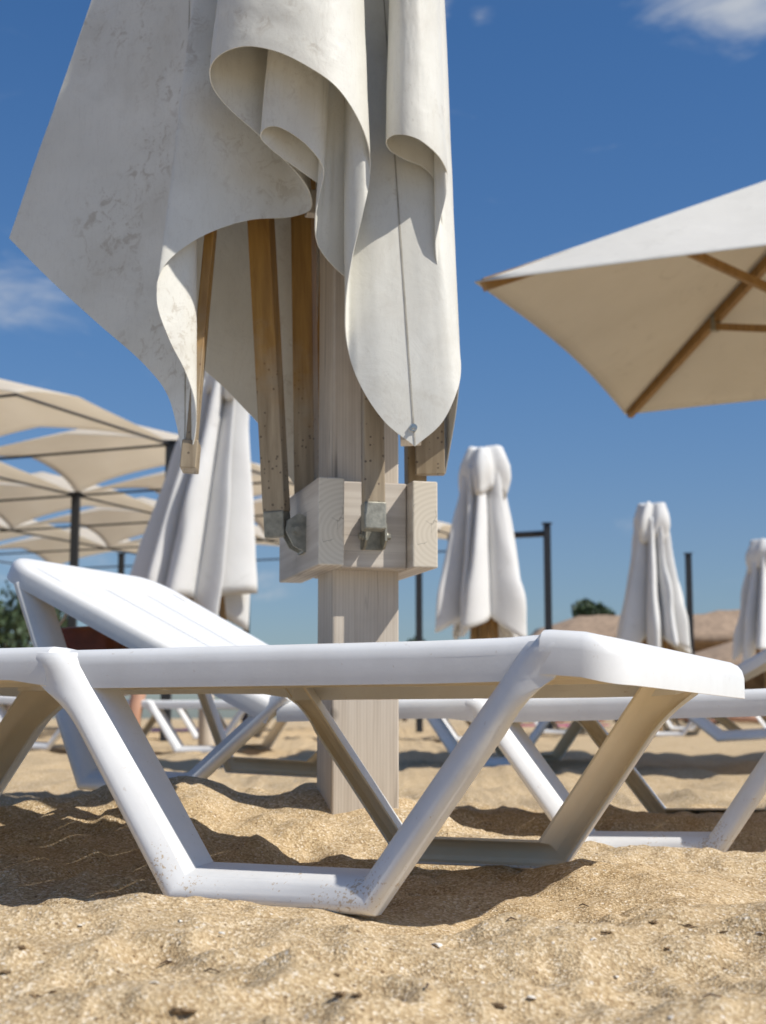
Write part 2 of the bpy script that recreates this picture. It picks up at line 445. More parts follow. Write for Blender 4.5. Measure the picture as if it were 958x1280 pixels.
def leg_frame(path, far, parent, xf=None, blend=True):
    """trapezoid side frame of flanged plastic; path in (u, w)"""
    rings = sweep(path, [(a * 1.02, b) for a, b in LEGPROF])
    for e in range(len(path)):                # arms are cut level so that they tuck in under the rim
        if not blend or path[e][1] < .05: continue
        P0 = np.array(path[e]); d = P0 - np.array(path[e - 1 if e > len(path) / 2 else e + 1]); d = d / np.linalg.norm(d)
        if e < len(path) / 2: rings[e] = [(P0[0] + q_ * 1.02 / abs(d[1]), P0[1], c) for q_, c in LEGPROF]
        else: rings[e] = [(P0[0] - q_ * 1.02 / abs(d[1]), P0[1], c) for q_, c in LEGPROF]
    v, f = rings_mesh(rings)
    out = []
    cu = sum(p[0] for p in path) / len(path); NP = len(LEGPROF)
    for iv, (u, w, dpt) in enumerate(v):
        nn = LEGPROF[iv % NP][0]
        if blend:
            k = min(1, max(0, (w - RB + .060) / .060))
            if nn < .02:
                u += math.copysign(.022 * k ** 2.4 * (1 - nn / .02), u - cu)
                if dpt < .031: dpt *= (1 - k * (1 - nn / .02))
                if w > RB - .003: dpt += .005 * (1 - nn / .02)
            dz = max(0, w - (H - .022))
            dpt += .022 - math.sqrt(max(0, .022 ** 2 - min(dz, .0215) ** 2))
        vv = .0175 * min(max(w, 0), RB) / RB + dpt
        if far: vv = W - vv
        p = Vector((u, vv, w))
        if xf: p = xf @ p
        out.append(p)
    bm = bmesh.new()
    bv = [bm.verts.new(p) for p in out]
    for q in f:
        fc = bm.faces.new([bv[i] for i in q])
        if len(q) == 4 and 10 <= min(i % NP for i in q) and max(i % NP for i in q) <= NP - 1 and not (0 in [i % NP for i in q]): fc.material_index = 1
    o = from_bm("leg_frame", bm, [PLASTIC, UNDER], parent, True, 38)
    bevel(o, .004, 2, 40)
    return o

def vpath(c0, top=H - .008):
    k = (.344 - .143) / RB
    ws = [top, H - .012, H - .017, H - .024, H - .032, RB, RB - .012, RB - .024, RB - .036, RB - .048, RB - .060]
    return [(c0 - .143 - k * w, w) for w in ws] + [(c0 - .143, 0), (c0 + .143, 0)] + [(c0 + .143 + k * w, w) for w in reversed(ws)]

def arc(cx, cy, r, a0, a1, n=8):
    return [(cx + r * math.cos(R(a0 + (a1 - a0) * i / n)), cy + r * math.sin(R(a0 + (a1 - a0) * i / n))) for i in range(n + 1)]

def rim_path(u0, u1, r=.050):
    """open at u0 (hinge), rounded at u1; v from VO to W-VO.  u1>u0: runs +u on the near side"""
    lo, hi = VO, W - VO
    if u1 > u0:
        us = sorted([u0 + (u1 - r - u0) * i / 12 for i in range(12)] + [-.375, -.366, -.360, -.354, -.345, .318, .326, .332, .338, .347])
        p = [(a, lo) for a in us]
        p += arc(u1 - r, lo + r, r, -90, 0) + arc(u1 - r, hi - r, r, 0, 90)
        p += [(a, hi) for a in reversed(us)]
    else:
        p = [(u0 + (u1 + r - u0) * i / 8, hi) for i in range(8)]
        p += arc(u1 + r, hi - r, r, 90, 180) + arc(u1 + r, lo + r, r, 180, 270)
        p += [(u1 + r + (u0 - u1 - r) * i / 8, lo) for i in range(1, 9)]
    return p

def sst(a, b, x):
    t = min(1, max(0, (x - a) / (b - a))); return t * t * (3 - 2 * t)

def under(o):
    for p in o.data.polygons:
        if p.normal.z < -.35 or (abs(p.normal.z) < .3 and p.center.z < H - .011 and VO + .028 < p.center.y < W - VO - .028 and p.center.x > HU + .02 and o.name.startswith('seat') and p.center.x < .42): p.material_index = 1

def make_lounger(name, loc, rot, alpha, head_path=None, head_legs_alpha=None, warp=0):
    root = empty(name, loc, rot)
    # seat: rim with turned-down apron, cross slats with gaps, stiffening ribs underneath
    bm = bmesh.new()
    v, f = rings_mesh(sweep(rim_path(HU, .438), RIMPROF))
    bv = []
    for (u, vv, h) in v:
        win = sst(-.366, -.354, u) * (1 - sst(.326, .338, u))      # side rails set back between the legs
        lift = .004 * sst(.25, .34, u) - .012 * sst(.36, .438, u) - .004 * win
        if abs(vv - W / 2) > W / 2 - .13: vv += math.copysign(.020 * win, W / 2 - vv)
        thin = (1 - .18 * (1 - sst(-.45, -.36, u)) ) if h < -.03 else 1
        bv.append(bm.verts.new((u, vv, H + h * thin + lift)))
    for q in f: bm.faces.new([bv[i] for i in q])
    u = HU + .05
    while u < .30:
        bm_box(bm, (u + .058, W / 2, H - .008), (.118, W - .17, .006))
        u += .1240
    bm_box(bm, (HU + .02, W / 2, H - .014), (.03, W - 2 * VO - .02, .018))
    bm_box(bm, (.36, W / 2, H - .024), (.03, W - .13, .010))
    for vv in (.20, .372, .544): bm_box(bm, ((HU + .37) / 2, vv, H - .026), (.37 - HU, .006, .030))
    for uu in (-.6, -.36, -.1, .13, .33): bm_box(bm, (uu, W / 2, H - .024), (.006, W - .13, .026))
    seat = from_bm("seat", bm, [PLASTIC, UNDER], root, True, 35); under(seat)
    for far in (False, True): leg_frame(vpath(-.01), far, root)
    # head section turning about the hinge
    T = Matrix.Translation((HU, 0, H)) @ Matrix.Rotation(R(alpha), 4, 'Y') @ Matrix.Translation((-HU, 0, -H))
    bm = bmesh.new()
    ue = HU - LH
    v, f = rings_mesh(sweep(rim_path(HU - .004, ue, .11), RIMPROF))
    def wp(p):
        p = T @ Vector(p); t_ = (HU - p.x) / LH
        p.z -= warp * p.y / W * (1 - .75 * t_); return p
    bv = [bm.verts.new(wp((a, b, H + h))) for a, b, h in v]
    for q in f: bm.faces.new([bv[i] for i in q])
    n0 = bm.verts[:]; k0 = len(n0)
    bm2_start = len(bm.verts)
    sl = (W - .15) / 3
    tmp = bmesh.new()
    for i in range(3):
        bm_box(tmp, ((HU - .05 + ue + .16) / 2 , (W - 3 * sl) / 2 + sl * (i + .5), H - .007), (LH - .21, sl - .004, .006))
    bm_box(tmp, (HU - .028, W / 2, H - .009), (.05, W - 2 * VO - .02, .008))
    bm_box(tmp, (ue + .105, W / 2, H - .007), (.115, W - .17, .0075))
    bm_box(tmp, (ue + .05, W / 2, H - .009), (.05, W - 2 * VO - .16, .008))
    for uu in (HU - .2, HU - .45): bm_box(tmp, (uu, W / 2, H - .022), (.006, W - 2 * VO - .02, .026))
    for vt in tmp.verts: vt.co = wp(vt.co)
    tm = bpy.data.meshes.new("t"); tmp.to_mesh(tm); tmp.free(); bm.from_mesh(tm); bpy.data.meshes.remove(tm)
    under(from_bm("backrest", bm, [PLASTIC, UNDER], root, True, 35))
    for far in (False, True):
        if head_path: leg_frame(head_path, far, root, None, False)
        else: leg_frame(vpath(-1.205), far, root, T if head_legs_alpha is None else None)
    return root

L1 = make_lounger("sun_lounger", (-.1351, 1.8497, .0015), (-.0128, -.0023, -.4378), 3)
tag(L1, "sun lounger nearest the camera, in front of the timber parasol post", "sun lounger", "white plastic sun loungers on the sand")
L2 = make_lounger("sun_lounger", (.5233, 2.9826, -.0422), (.0232, -.0237, -.4184), 27,
                  [(-1.55, .635), (-1.359, .142), (-1.07, .125), (-.80, .335)], None, .06)
tag(L2, "white plastic sun lounger with raised slatted backrest, standing just behind the timber parasol post", "sun lounger", "white plastic sun loungers on the sand")

def place_lounger(src, x, y, yaw, label, dz=0):
    o = copy_tree(src); o.location = (x, y, gz(x, y) + dz); o.rotation_euler = (0, 0, R(yaw))
    tag(o, label, "sun lounger", "white plastic sun loungers on the sand"); return o
FAR = [
    (.75, 7.7, 158, "sun lounger with raised back near the right edge, facing the other way"),
    (-1.14, 9.2, -22, "sun lounger in the distance at left with a person lying on it"),
    (-1.55, 13.4, -22, "far sun lounger at left beside the base of the left closed parasol"),
    (.75, 13.0, -22, "far sun lounger in front of the closed parasol right of the timber post"),
    (2.9, 15.2, -22, "far sun lounger in front of the second closed parasol from the right"),
    (5.0, 19.0, -20, "farthest sun lounger, below the closed parasol cut by the right edge"),
    (4.2, 11.8, 158, "distant sun lounger at the right edge, in front of the brown shelters"),
]
far_l = [place_lounger(L2 if i == 0 else L1, *a) for i, a in enumerate(FAR)]

# ------------------------------------------------------------------ main parasol
HEM = [
(-0.7613,2.9300,1.2018, -0.5748,2.9300,1.8233,1),
(-0.6712,2.8900,1.1073, -0.5443,2.9100,1.8125,0),
(-0.5628,2.8400,1.0032, -0.5090,2.8800,1.7962,0),
(-0.4586,2.7900,0.9061, -0.4630,2.8500,1.7799,0),
(-0.4101,2.7600,0.8446, -0.4322,2.8300,1.7691,0),
(-0.3857,2.7350,0.7780, -0.4066,2.8100,1.7582,0),
(-0.3658,2.7100,0.6859, -0.3846,2.7900,1.7473,1),
(-0.3458,2.6950,0.7476, -0.3746,2.7750,1.7392,0),
(-0.3443,2.6750,0.8033, -0.3701,2.7650,1.7338,0),
(-0.3603,2.6550,0.8586, -0.3672,2.7550,1.7283,0),
(-0.3884,2.6400,0.9145, -0.3649,2.7500,1.7256,0),
(-0.4117,2.6300,0.9866, -0.3611,2.7450,1.7229,0),
(-0.4020,2.6350,1.0482, -0.3495,2.7400,1.7202,0),
(-0.3396,2.6650,1.1157, -0.3181,2.7400,1.7202,0),
(-0.2512,2.7150,1.1668, -0.2653,2.7450,1.7229,0),
(-0.1745,2.7450,1.1834, -0.2112,2.7550,1.7283,0),
(-0.1391,2.7400,1.1960, -0.1837,2.7450,1.7229,0),
(-0.1367,2.7200,1.2126, -0.1839,2.7250,1.7121,0),
(-0.1505,2.6900,1.2347, -0.1992,2.7000,1.6985,0),
(-0.2282,2.6550,1.3071, -0.2546,2.6650,1.6795,0),
(-0.2880,2.6350,1.3565, -0.2894,2.6350,1.6632,0),
(-0.3144,2.6150,1.3882, -0.2977,2.6150,1.6524,0),
(-0.3164,2.5900,1.4110, -0.2954,2.5950,1.6415,0),
(-0.2963,2.5650,1.4257, -0.2843,2.5750,1.6306,0),
(-0.2510,2.5450,1.4331, -0.2543,2.5550,1.6198,0),
(-0.1924,2.5350,1.4193, -0.2023,2.5450,1.6144,0),
(-0.1348,2.5350,1.3906, -0.1470,2.5450,1.6144,0),
(-0.0849,2.5500,1.3595, -0.0966,2.5600,1.6225,0),
(-0.0465,2.5800,1.3132, -0.0607,2.5900,1.6388,0),
(-0.0265,2.6200,1.2714, -0.0436,2.6300,1.6605,0),
(-0.0236,2.6350,1.2311, -0.0424,2.6450,1.6686,0),
(-0.0351,2.6250,1.1556, -0.0501,2.6550,1.6741,0),
(-0.0554,2.6250,1.0677, -0.0625,2.6650,1.6795,0),
(-0.0686,2.6400,0.9744, -0.0723,2.6900,1.6931,0),
(-0.0661,2.6650,0.9135, -0.0701,2.7250,1.7121,0),
(-0.0437,2.6550,0.8392, -0.0597,2.7450,1.7229,0),
(0.0043,2.6400,0.7620, -0.0362,2.7550,1.7283,0),
(0.0575,2.6350,0.7171, -0.0047,2.7650,1.7338,1),
(0.1054,2.6400,0.7605, 0.0285,2.7700,1.7365,0),
(0.1339,2.6550,0.8213, 0.0506,2.7650,1.7338,0),
(0.1429,2.6800,0.8720, 0.0663,2.7600,1.7311,0),
(0.1369,2.7000,0.9377, 0.0707,2.7450,1.7229,0),
(0.1154,2.7000,1.0761, 0.0655,2.7250,1.7121,0),
(0.1040,2.6950,1.2224, 0.0589,2.7100,1.7039,0),
(0.0798,2.6900,1.2582, 0.0493,2.6950,1.6958,0),
(0.0405,2.6750,1.2713, 0.0322,2.6800,1.6876,0),
(0.0134,2.6550,1.2806, 0.0183,2.6650,1.6795,0),
(0.0059,2.6350,1.2897, 0.0151,2.6450,1.6686,0),
(0.0176,2.6150,1.2932, 0.0225,2.6250,1.6578,0),
(0.0380,2.6000,1.2887, 0.0373,2.6100,1.6496,0),
(0.0613,2.6000,1.2818, 0.0551,2.6050,1.6469,0),
(0.0850,2.6100,1.2690, 0.0748,2.6150,1.6524,0),
(0.1064,2.6350,1.2557, 0.0921,2.6400,1.6659,0),
(0.1196,2.6700,1.2397, 0.1025,2.6750,1.6849,0),
(0.1176,2.6650,1.1990, 0.1014,2.6850,1.6903,0),
(0.1041,2.6700,1.1405, 0.0956,2.6950,1.6958,0),
(0.0974,2.6750,1.0990, 0.0944,2.7050,1.7012,0),
(0.1088,2.6900,1.0299, 0.0999,2.7300,1.7148,0),
(0.1414,2.7300,0.9331, 0.1145,2.7800,1.7419,0),
(0.1457,2.8600,0.8508, 0.1190,2.8500,1.7799,0),
(0.1256,2.9600,0.7212, 0.1032,2.9100,1.8125,1),
(0.1289,3.0500,0.9259, 0.0897,2.9600,1.8396,0),
(0.1060,3.1300,1.2103, 0.0701,2.9900,1.8559,0),
(0.0552,3.1900,1.3578, 0.0362,3.0100,1.8667,0),
(-0.0161,3.2200,1.2385, -0.0069,3.0300,1.8776,0),
(-0.0866,3.2200,0.9646, -0.0591,3.0400,1.8830,0),
(-0.1509,3.2000,0.6764, -0.1026,3.0400,1.8830,1),
(-0.2227,3.1700,0.7803, -0.1577,3.0300,1.8776,0),
(-0.2599,3.1500,0.8502, -0.1969,3.0200,1.8722,0),
(-0.2982,3.1300,0.8916, -0.2221,3.0100,1.8667,0),
(-0.3781,3.1000,0.9651, -0.2900,3.0000,1.8613,0),
(-0.5046,3.0600,1.0420, -0.3916,2.9900,1.8559,0),
(-0.6467,3.0000,1.1354, -0.4893,2.9600,1.8396,0)]
ROLL = [
(-0.0509,2.7050,1.0374, -0.0704,2.6750,1.6849,0),
(-0.0910,2.6900,1.0668, -0.0779,2.6700,1.6822,0),
(-0.1202,2.6700,1.1020, -0.0884,2.6650,1.6795,0),
(-0.1257,2.6550,1.1385, -0.0928,2.6600,1.6768,0),
(-0.1168,2.6450,1.1933, -0.0925,2.6500,1.6714,0),
(-0.1092,2.6350,1.2326, -0.0921,2.6400,1.6659,0),
(-0.1191,2.6220,1.2522, -0.1006,2.6250,1.6578,0),
(-0.1525,2.6100,1.2843, -0.1239,2.6100,1.6496,0),
(-0.1963,2.6050,1.3068, -0.1679,2.5980,1.6431,0),
(-0.2170,2.6080,1.3034, -0.1890,2.6020,1.6453,0),
(-0.2249,2.6170,1.2917, -0.1956,2.6100,1.6496,0),
(-0.2068,2.6320,1.2746, -0.1858,2.6200,1.6551,0),
(-0.1752,2.6500,1.2554, -0.1641,2.6320,1.6616,0),
(-0.1152,2.6750,1.2198, -0.1172,2.6600,1.6768,0)]
STRUTS=[((-0.2091,2.9000,0.6348),(-0.2570,2.8300,1.4631),0.048,0.03),
((-0.0179,2.7450,0.6284),(-0.0285,2.8000,1.5166),0.04,0.026),
((-0.1563,3.0300,0.6861),(-0.1694,2.9800,1.4754),0.046,0.03),
((0.0667,3.0000,0.6651),(0.0594,2.9300,1.4546),0.04,0.03)]
RIBS=[((-0.3583,2.7200,0.6906),(-0.3040,2.8000,1.6172),0.018,0.045),
((0.0509,2.6650,0.7285),(0.0016,2.8000,1.6509),0.038,0.035),
((0.0944,2.9400,0.7146),(0.0839,2.8900,1.6965),0.058,0.03),
((-0.1367,3.1900,0.6820),(-0.0931,3.0300,1.7674),0.04,0.03)]
PY = R(15)
PX, PYc = -.048, 2.93
main = empty("beach_parasol", (PX, PYc, .02))
tag(main, "closed parasol with stained white vinyl cover hanging over a square timber post", "parasol", None)
main_inv = Matrix.Translation((-PX, -PYc, -.02))

def world_child(o):
    o.data.transform(main_inv); return o

def cr_chain(tbl, closed, sub=9):
    A = np.array([r[:6] for r in tbl]); cor = [r[6] for r in tbl]; n = len(A); out = []
    segs = n if closed else n - 1
    for i in range(segs):
        p1, p2 = A[i], A[(i + 1) % n]
        p0 = A[(i - 1) % n] if (closed or i > 0) else p1
        p3 = A[(i + 2) % n] if (closed or i + 2 < n) else p2
        d = lambda a, b: max(np.linalg.norm(a[:3] - b[:3]), 1e-4) ** .5
        t01, t12, t23 = d(p0, p1), d(p1, p2), d(p2, p3)
        m1 = (p2 - p1) if cor[i] else (p2 - p1 + t12 * ((p1 - p0) / t01 - (p2 - p0) / (t01 + t12)))
        m2 = (p2 - p1) if cor[(i + 1) % n] else (p2 - p1 + t12 * ((p3 - p2) / t23 - (p3 - p1) / (t12 + t23)))
        for k in range(sub):
            t = k / sub; t2, t3 = t * t, t * t * t
            out.append((2 * t3 - 3 * t2 + 1) * p1 + (t3 - 2 * t2 + t) * m1 + (-2 * t3 + 3 * t2) * p2 + (t3 - t2) * m2)
    if not closed: out.append(A[-1])
    return np.array(out)

def canopy_sheet(tbl, closed, apex=True, rows=34):
    c = cr_chain(tbl, closed); hemp, top = c[:, :3], c[:, 3:]
    n = len(c); ax = np.array([PX, PYc]); rws = []
    for j in range(rows + 1):
        t = j / rows
        P = hemp * (1 - t) + top * t
        # soft wrinkles that die out at the hem folds
        a = np.arange(n) / n * 60
        wr = .0028 * vnoise(a * 1.3, np.full(n, t * 4.0), 21) + .0007 * vnoise(a * 5.3, np.full(n, t * 14.0), 22)
        tang = np.roll(P, -1, 0) - np.roll(P, 1, 0)
        nr = np.stack([tang[:, 1], -tang[:, 0], np.zeros(n)], 1); nr /= (np.linalg.norm(nr, axis=1, keepdims=True) + 1e-9)
        rws.append(P + nr * wr[:, None] * math.sin(min(1, t * 3) * math.pi / 2))
    if apex:
        zt = 2.72
        for j in range(1, 15):
            t = j / 14.
            P = top.copy(); s = (1 - t) ** 1.05 * .97 + .03
            P[:, :2] = ax + (P[:, :2] - ax) * s
            P[:, 2] = top[:, 2] + (zt - top[:, 2]) * (t)
            rws.append(P)
    m = n if closed else n - 1
    v = np.concatenate(rws); f = []
    for j in range(len(rws) - 1):
        for i in range(m):
            k = (i + 1) % n
            f.append((j * n + i, j * n + k, (j + 1) * n + k, (j + 1) * n + i))
    return v, f

v1, f1 = canopy_sheet(HEM, True)
v2, f2 = canopy_sheet(ROLL, False)
off = len(v1)
cv = np.concatenate([v1, v2]); cf = f1 + [tuple(i + off for i in q) for q in f2]
can = world_child(from_py("canopy", cv, cf, VINYL, main, True, 180))
sm = can.modifiers.new("thick", 'SOLIDIFY'); sm.thickness = .0017; sm.offset = 0
es = can.modifiers.new('edges', 'EDGE_SPLIT'); es.split_angle = R(65)

# dark stitched seams running up from the corners of the cover
SEAMW = mat_plain("grey seam tape", (.36, .33, .27), .7, 0, .3, 30)
ncol = len(HEM) * 9
for key in (6, [i for i, r in enumerate(HEM) if r[6]][2]):
    c0 = key * 9; sv, sf = [], []
    nr_ = 35
    for j in range(nr_):
        p = v1[j * ncol + c0]; tg = v1[j * ncol + (c0 + 2) % ncol] - v1[j * ncol + c0 - 2]; tg = tg / (np.linalg.norm(tg) + 1e-9)
        tg = np.array([1.0, 0, 0]) * .75 + tg * .25
        wv = .0013 * (1 + .5 * float(vnoise(np.array([j * .9]), np.array([key * 1.7]), 8)[0]))
        o_ = np.array([0, -.0022, 0])
        sv += [p + o_ - tg * wv, p + o_ + tg * wv]
        if j: k = 2 * j; sf.append((k - 2, k - 1, k + 1, k))
    sm_ = world_child(from_py("seam", sv, sf, SEAMW, main, True)); sm_.parent = can
# rivet at the tip of the front flap
bm = bmesh.new()
bm_tube(bm, (.0549, 2.642, .7520), (.0549, 2.633, .7515), .0078, .0070, 20)
bm_tube(bm, (.0549, 2.635, .7515), (.0549, 2.628, .7510), .0042, .0030, 16)
world_child(from_bm("rivet", bm, INOX, can))

RM = Matrix.Rotation(PY, 3, 'Z')
def q(x, y, z): return Vector((PX, PYc, 0)) + RM @ Vector((x, y, 0)) + Vector((0, 0, z))
# square post
bm = bmesh.new()
bm_box(bm, q(-.002, 0, 1.15), (.1325, .132, 2.9), RM)
post = world_child(from_bm("post", bm, POST, main, False)); bevel(post, .004, 2)
# collar of four planks, pinwheel fashion
ZC, HC = .598, .166; LOC = {}
def plank(cx, cy, sx, sy, mats, endaxis):
    bm = bmesh.new()
    fs = bm_box(bm, q(cx, cy, ZC), (sx, sy, HC), RM)
    ax = RM @ Vector((0, 1, 0)) if endaxis == 'y' else RM @ Vector((1, 0, 0))
    bm.normal_update()
    for f in fs:
        if abs(f.normal.dot(ax)) > .9: f.material_index = 1
    # mesh in collar coordinates so the grain follows the plank
    o = from_bm("collar_plank", bm, mats, main, False)
    T = Matrix.Translation(q(cx, cy, ZC)) @ RM.to_4x4()
    o.data.transform(T.inverted()); o.matrix_local = main_inv @ T; LOC[o.name] = main_inv @ T
    bevel(o, .003, 2); return o
left_plank = plank(-.0915, .034, .050, .378, [PLANKW, END], 'y')
right_plank = plank(.0915, .034, .050, .378, [PLANKW, END], 'y')
front_plank = plank(0, -.0915, .131, .050, [PLANKX, END], 'x')
back_plank = plank(0, .0915, .131, .050, [PLANKX, END], 'x')

def bolt(parent_inv, p, d, r=.007):
    bm = bmesh.new(); p = Vector(p); d = Vector(d).normalized()
    bm_tube(bm, p, p + d * .004, r * 1.5, r * 1.5, 18)
    bm_tube(bm, p + d * .003, p + d * .010, r, r, 6)
    return bm

FR = RM @ Vector((0, -1, 0)); LF = RM @ Vector((-1, 0, 0))
# timber struts, with steel sleeve and hinge bracket on the collar
for i, (p0, p1, wx, wy) in enumerate(STRUTS):
    bm = bmesh.new(); bm_bar(bm, p0, p1, wx, wy, FR if i in (1, 3) else Vector((-.35, -.93, 0)))
    st = world_child(from_bm("strut", bm, STRUT, main, False)); bevel(st, .0025, 2)
    p0v, p1v = Vector(p0), Vector(p1); d = (p1v - p0v).normalized()
    bm = bmesh.new()
    fdir = FR if i in (1, 3) else Vector((-.35, -.93, 0))
    bm_bar(bm, p0v - d * .050, p0v + d * .002, wx + .002 - .006 * (i == 0), wy + .006, fdir)
    sl = world_child(from_bm("sleeve", bm, STEEL, st, False)); bevel(sl, .003, 2)
# bracket of the left strut: a folded plate on the outer face of the left plank
b0 = q(-.1165, -.020, .590)
bm = bmesh.new()
s_ = FR; o_ = LF
prof = [(0, -.040), (0, .030), (.014, .036), (.036, .022), (.040, .002), (.024, -.028)]
for off_ in (-.024, .020):
    f_, b_ = [], []
    for a, z in prof:
        base = b0 + o_ * a + Vector((0, 0, z)) + s_ * (-off_)
        f_.append(bm.verts.new(base + s_ * .003)); b_.append(bm.verts.new(base - s_ * .003))
    bm.faces.new(f_); bm.faces.new(b_[::-1])
    for a in range(len(prof)): bm.faces.new((f_[a], b_[a], b_[(a + 1) % 6], f_[(a + 1) % 6]))
bm_bar(bm, b0 + o_ * .003 + Vector((0, 0, -.040)), b0 + o_ * .003 + Vector((0, 0, .030)), .052, .005, o_)
br = world_child(from_bm("bracket", bm, STEEL, left_plank, False)); br.data.transform(LOC[left_plank.name].inverted())
bm = bolt(None, b0 + o_ * .020 + s_ * .026 + Vector((0, 0, .003)), s_, .0065)
bo = world_child(from_bm("bolt", bm, STEEL, br, True)); bo.data.transform(LOC[left_plank.name].inverted())
# bracket of the front strut
b1 = q(-.004, -.1165, .590)
bm = bmesh.new()
for sgn in (-1, 1):
    f_, b_ = [], []
    for a, z in [(0, -.040), (0, .024), (.014, .024), (.036, .004), (.036, -.026), (.020, -.040)]:
        base = b1 + FR * a + Vector((0, 0, z)) + LF * (.019 * sgn)
        f_.append(bm.verts.new(base + LF * .002)); b_.append(bm.verts.new(base - LF * .002))
    bm.faces.new(f_); bm.faces.new(b_[::-1])
    for a in range(6): bm.faces.new((f_[a], b_[a], b_[(a + 1) % 6], f_[(a + 1) % 6]))
bm_bar(bm, b1 + FR * .002 + Vector((0, 0, -.040)), b1 + FR * .002 + Vector((0, 0, .024)), .044, .004, FR)
br2 = world_child(from_bm("bracket", bm, STEEL, front_plank, False)); br2.data.transform(LOC[front_plank.name].inverted())
for sgn in (-1, 1):
    bm = bolt(None, b1 + LF * (.021 * sgn) + FR * .022 + Vector((0, 0, -.016)), LF * sgn, .006)
    bo = world_child(from_bm("bolt", bm, STEEL, br2, True)); bo.data.transform(LOC[front_plank.name].inverted())
# ribs sewn to the cover
for i, (p0, p1, wx, wy) in enumerate(RIBS):
    bm = bmesh.new(); bm_bar(bm, p0, p1, wx, wy, (0, -1, 0))
    if i == 0:   # widened rough end block
        p0v, d = Vector(p0), (Vector(p1) - Vector(p0)).normalized()
        bm_bar(bm, p0v - d * .004, p0v + d * .05, .030, wy + .004, (0, -1, 0))
    o = world_child(from_bm("rib", bm, STRUT if i != 1 else POST, main, False)); bevel(o, .002, 2)
# slide pin plate high on the post (crossbar seen behind the folds)
bm = bmesh.new(); bm_box(bm, q(-.01, -.085, 1.235), (.24, .03, .05), RM)
cb = world_child(from_bm("crossbar", bm, POST, main, False)); bevel(cb, .003)
# cap
bm = bmesh.new(); bm_tube(bm, (PX, PYc, 2.70), (PX, PYc, 2.80), .05, .02, 20)
world_child(from_bm("finial", bm, VARN, main))

# ------------------------------------------------------------------ closed parasols in the distance
def closed_parasol(x, y, h, hem_z, wid, label, seed, rot=0, flap=False, skew=(0, 0), drs=.16):
    rnd = random.Random(seed)
    z0 = gz(x, y)
    root = empty("closed_parasol", (x, y, z0), (0, 0, R(rot)))
    tag(root, label, "parasol", "closed white parasols in the background")
    bm = bmesh.new(); bm_tube(bm, (0, 0, -.3), (0, 0, h - .1), .055, .05, 12)
    from_bm("post", bm, VARN if not flap else POST, root)
    n = 240; nf = 9
    cut = sorted(rnd.uniform(0, 1) * .55 + k for k in range(nf)); cut = [(c - cut[0]) / nf for c in cut] + [1.0]
    ph = [rnd.uniform(-.45, .45) for _ in range(nf)]; am = [rnd.uniform(.55, 1.25) for _ in range(nf)]
    dr = [rnd.uniform(-drs, drs) for _ in range(nf)]; sh = [rnd.uniform(.7, 2.2) for _ in range(nf)]
    rows = []
    prof = [(0.0, .5), (.2, .45), (.45, .345), (.7, .245), (.85, .20), (.90, .195)]
    def rad(t):
        for (a, ra), (b, rb) in zip(prof, prof[1:]):
            if t <= b: return ra + (rb - ra) * (t - a) / (b - a)
        return prof[-1][1]
    lean = rnd.uniform(-.05, .05)
    for j in range(29):
        t = j / 28 * .90; row = []; lo = 1 - t / .9
        for i in range(n):
            s = i / n; k = max(q_ for q_ in range(nf) if cut[q_] <= s + 1e-9); fr = (s - cut[k]) / (cut[k + 1] - cut[k])
            peak = math.sin(math.pi * fr ** (1 + .5 * (sh[k] - 1))) ** 1.1
            r = rad(t) * wid * (.34 + .70 * peak * (am[k] * lo + 1 - lo))
            wob = float(vnoise(np.array([s * 23.]), np.array([t * 5 + seed]), seed)[0])
            r *= 1 + .14 * wob
            z = hem_z + (.20 * (1 - peak) - .04 + dr[k] * peak + .05 * wob) * lo + (h - hem_z) * t
            aa = 2 * math.pi * s + ph[k] * peak * (.35 + .65 * lo)
            row.append((r * math.cos(aa) + lean * lo + skew[0] * lo + skew[1] * (1 - lo), r * math.sin(aa), z))
        rows.append(row)
    v, f = rings_mesh([r for r in rows], True, False, False)
    o = from_py("canopy", v, f, CLOTH, root, True, 70)
    s = o.modifiers.new("thick", 'SOLIDIFY'); s.thickness = .004
    # vent cap: a second small gathered cloth over the top
    rows = []
    cp = [(-.40, .19), (-.33, .205), (-.26, .222), (-.20, .232), (-.14, .226), (-.08, .20), (-.035, .18), (-.010, .168), (-.002, .15), (0, .03)]
    for j, (dz, rr) in enumerate(cp):
        row = []; lo = max(0, min(1, -dz / .2))
        for i in range(120):
            a = 2 * math.pi * i / 120; pk = (.5 + .5 * math.cos(a * 4 + ph[0] * 5)) ** 1.6
            wv = float(vnoise(np.array([math.cos(a) * 2.5 + seed]), np.array([math.sin(a) * 2.5 + dz * 4]), seed)[0])
            r = rr * wid * (.84 + .20 * pk + .34 * wv)
            row.append((r * math.cos(a) + lean * .2 + skew[1], r * math.sin(a), h + dz * (1.0 - .35 * pk * 0) - .12 * lo * pk * .6 + .06 * wv * (dz > -.15)))
        rows.append(row)
    v, f = rings_mesh(rows, True, False, False)
    f.append(tuple((len(cp) - 1) * 120 + i for i in range(120)))
    o = from_py("vent_cap", v, f, CLOTH, root, True, 70)
    s = o.modifiers.new("thick", 'SOLIDIFY'); s.thickness = .004
    for k in range(4):
        a = math.pi / 2 * k + .4
        bm = bmesh.new(); bm_bar(bm, (.06 * wid * math.cos(a), .06 * wid * math.sin(a), h - .3), (.13 * wid * math.cos(a), .13 * wid * math.sin(a), hem_z - .06), .03, .045, (math.cos(a), math.sin(a), 0))
        from_bm("rib", bm, VARN, root, False)
    return root

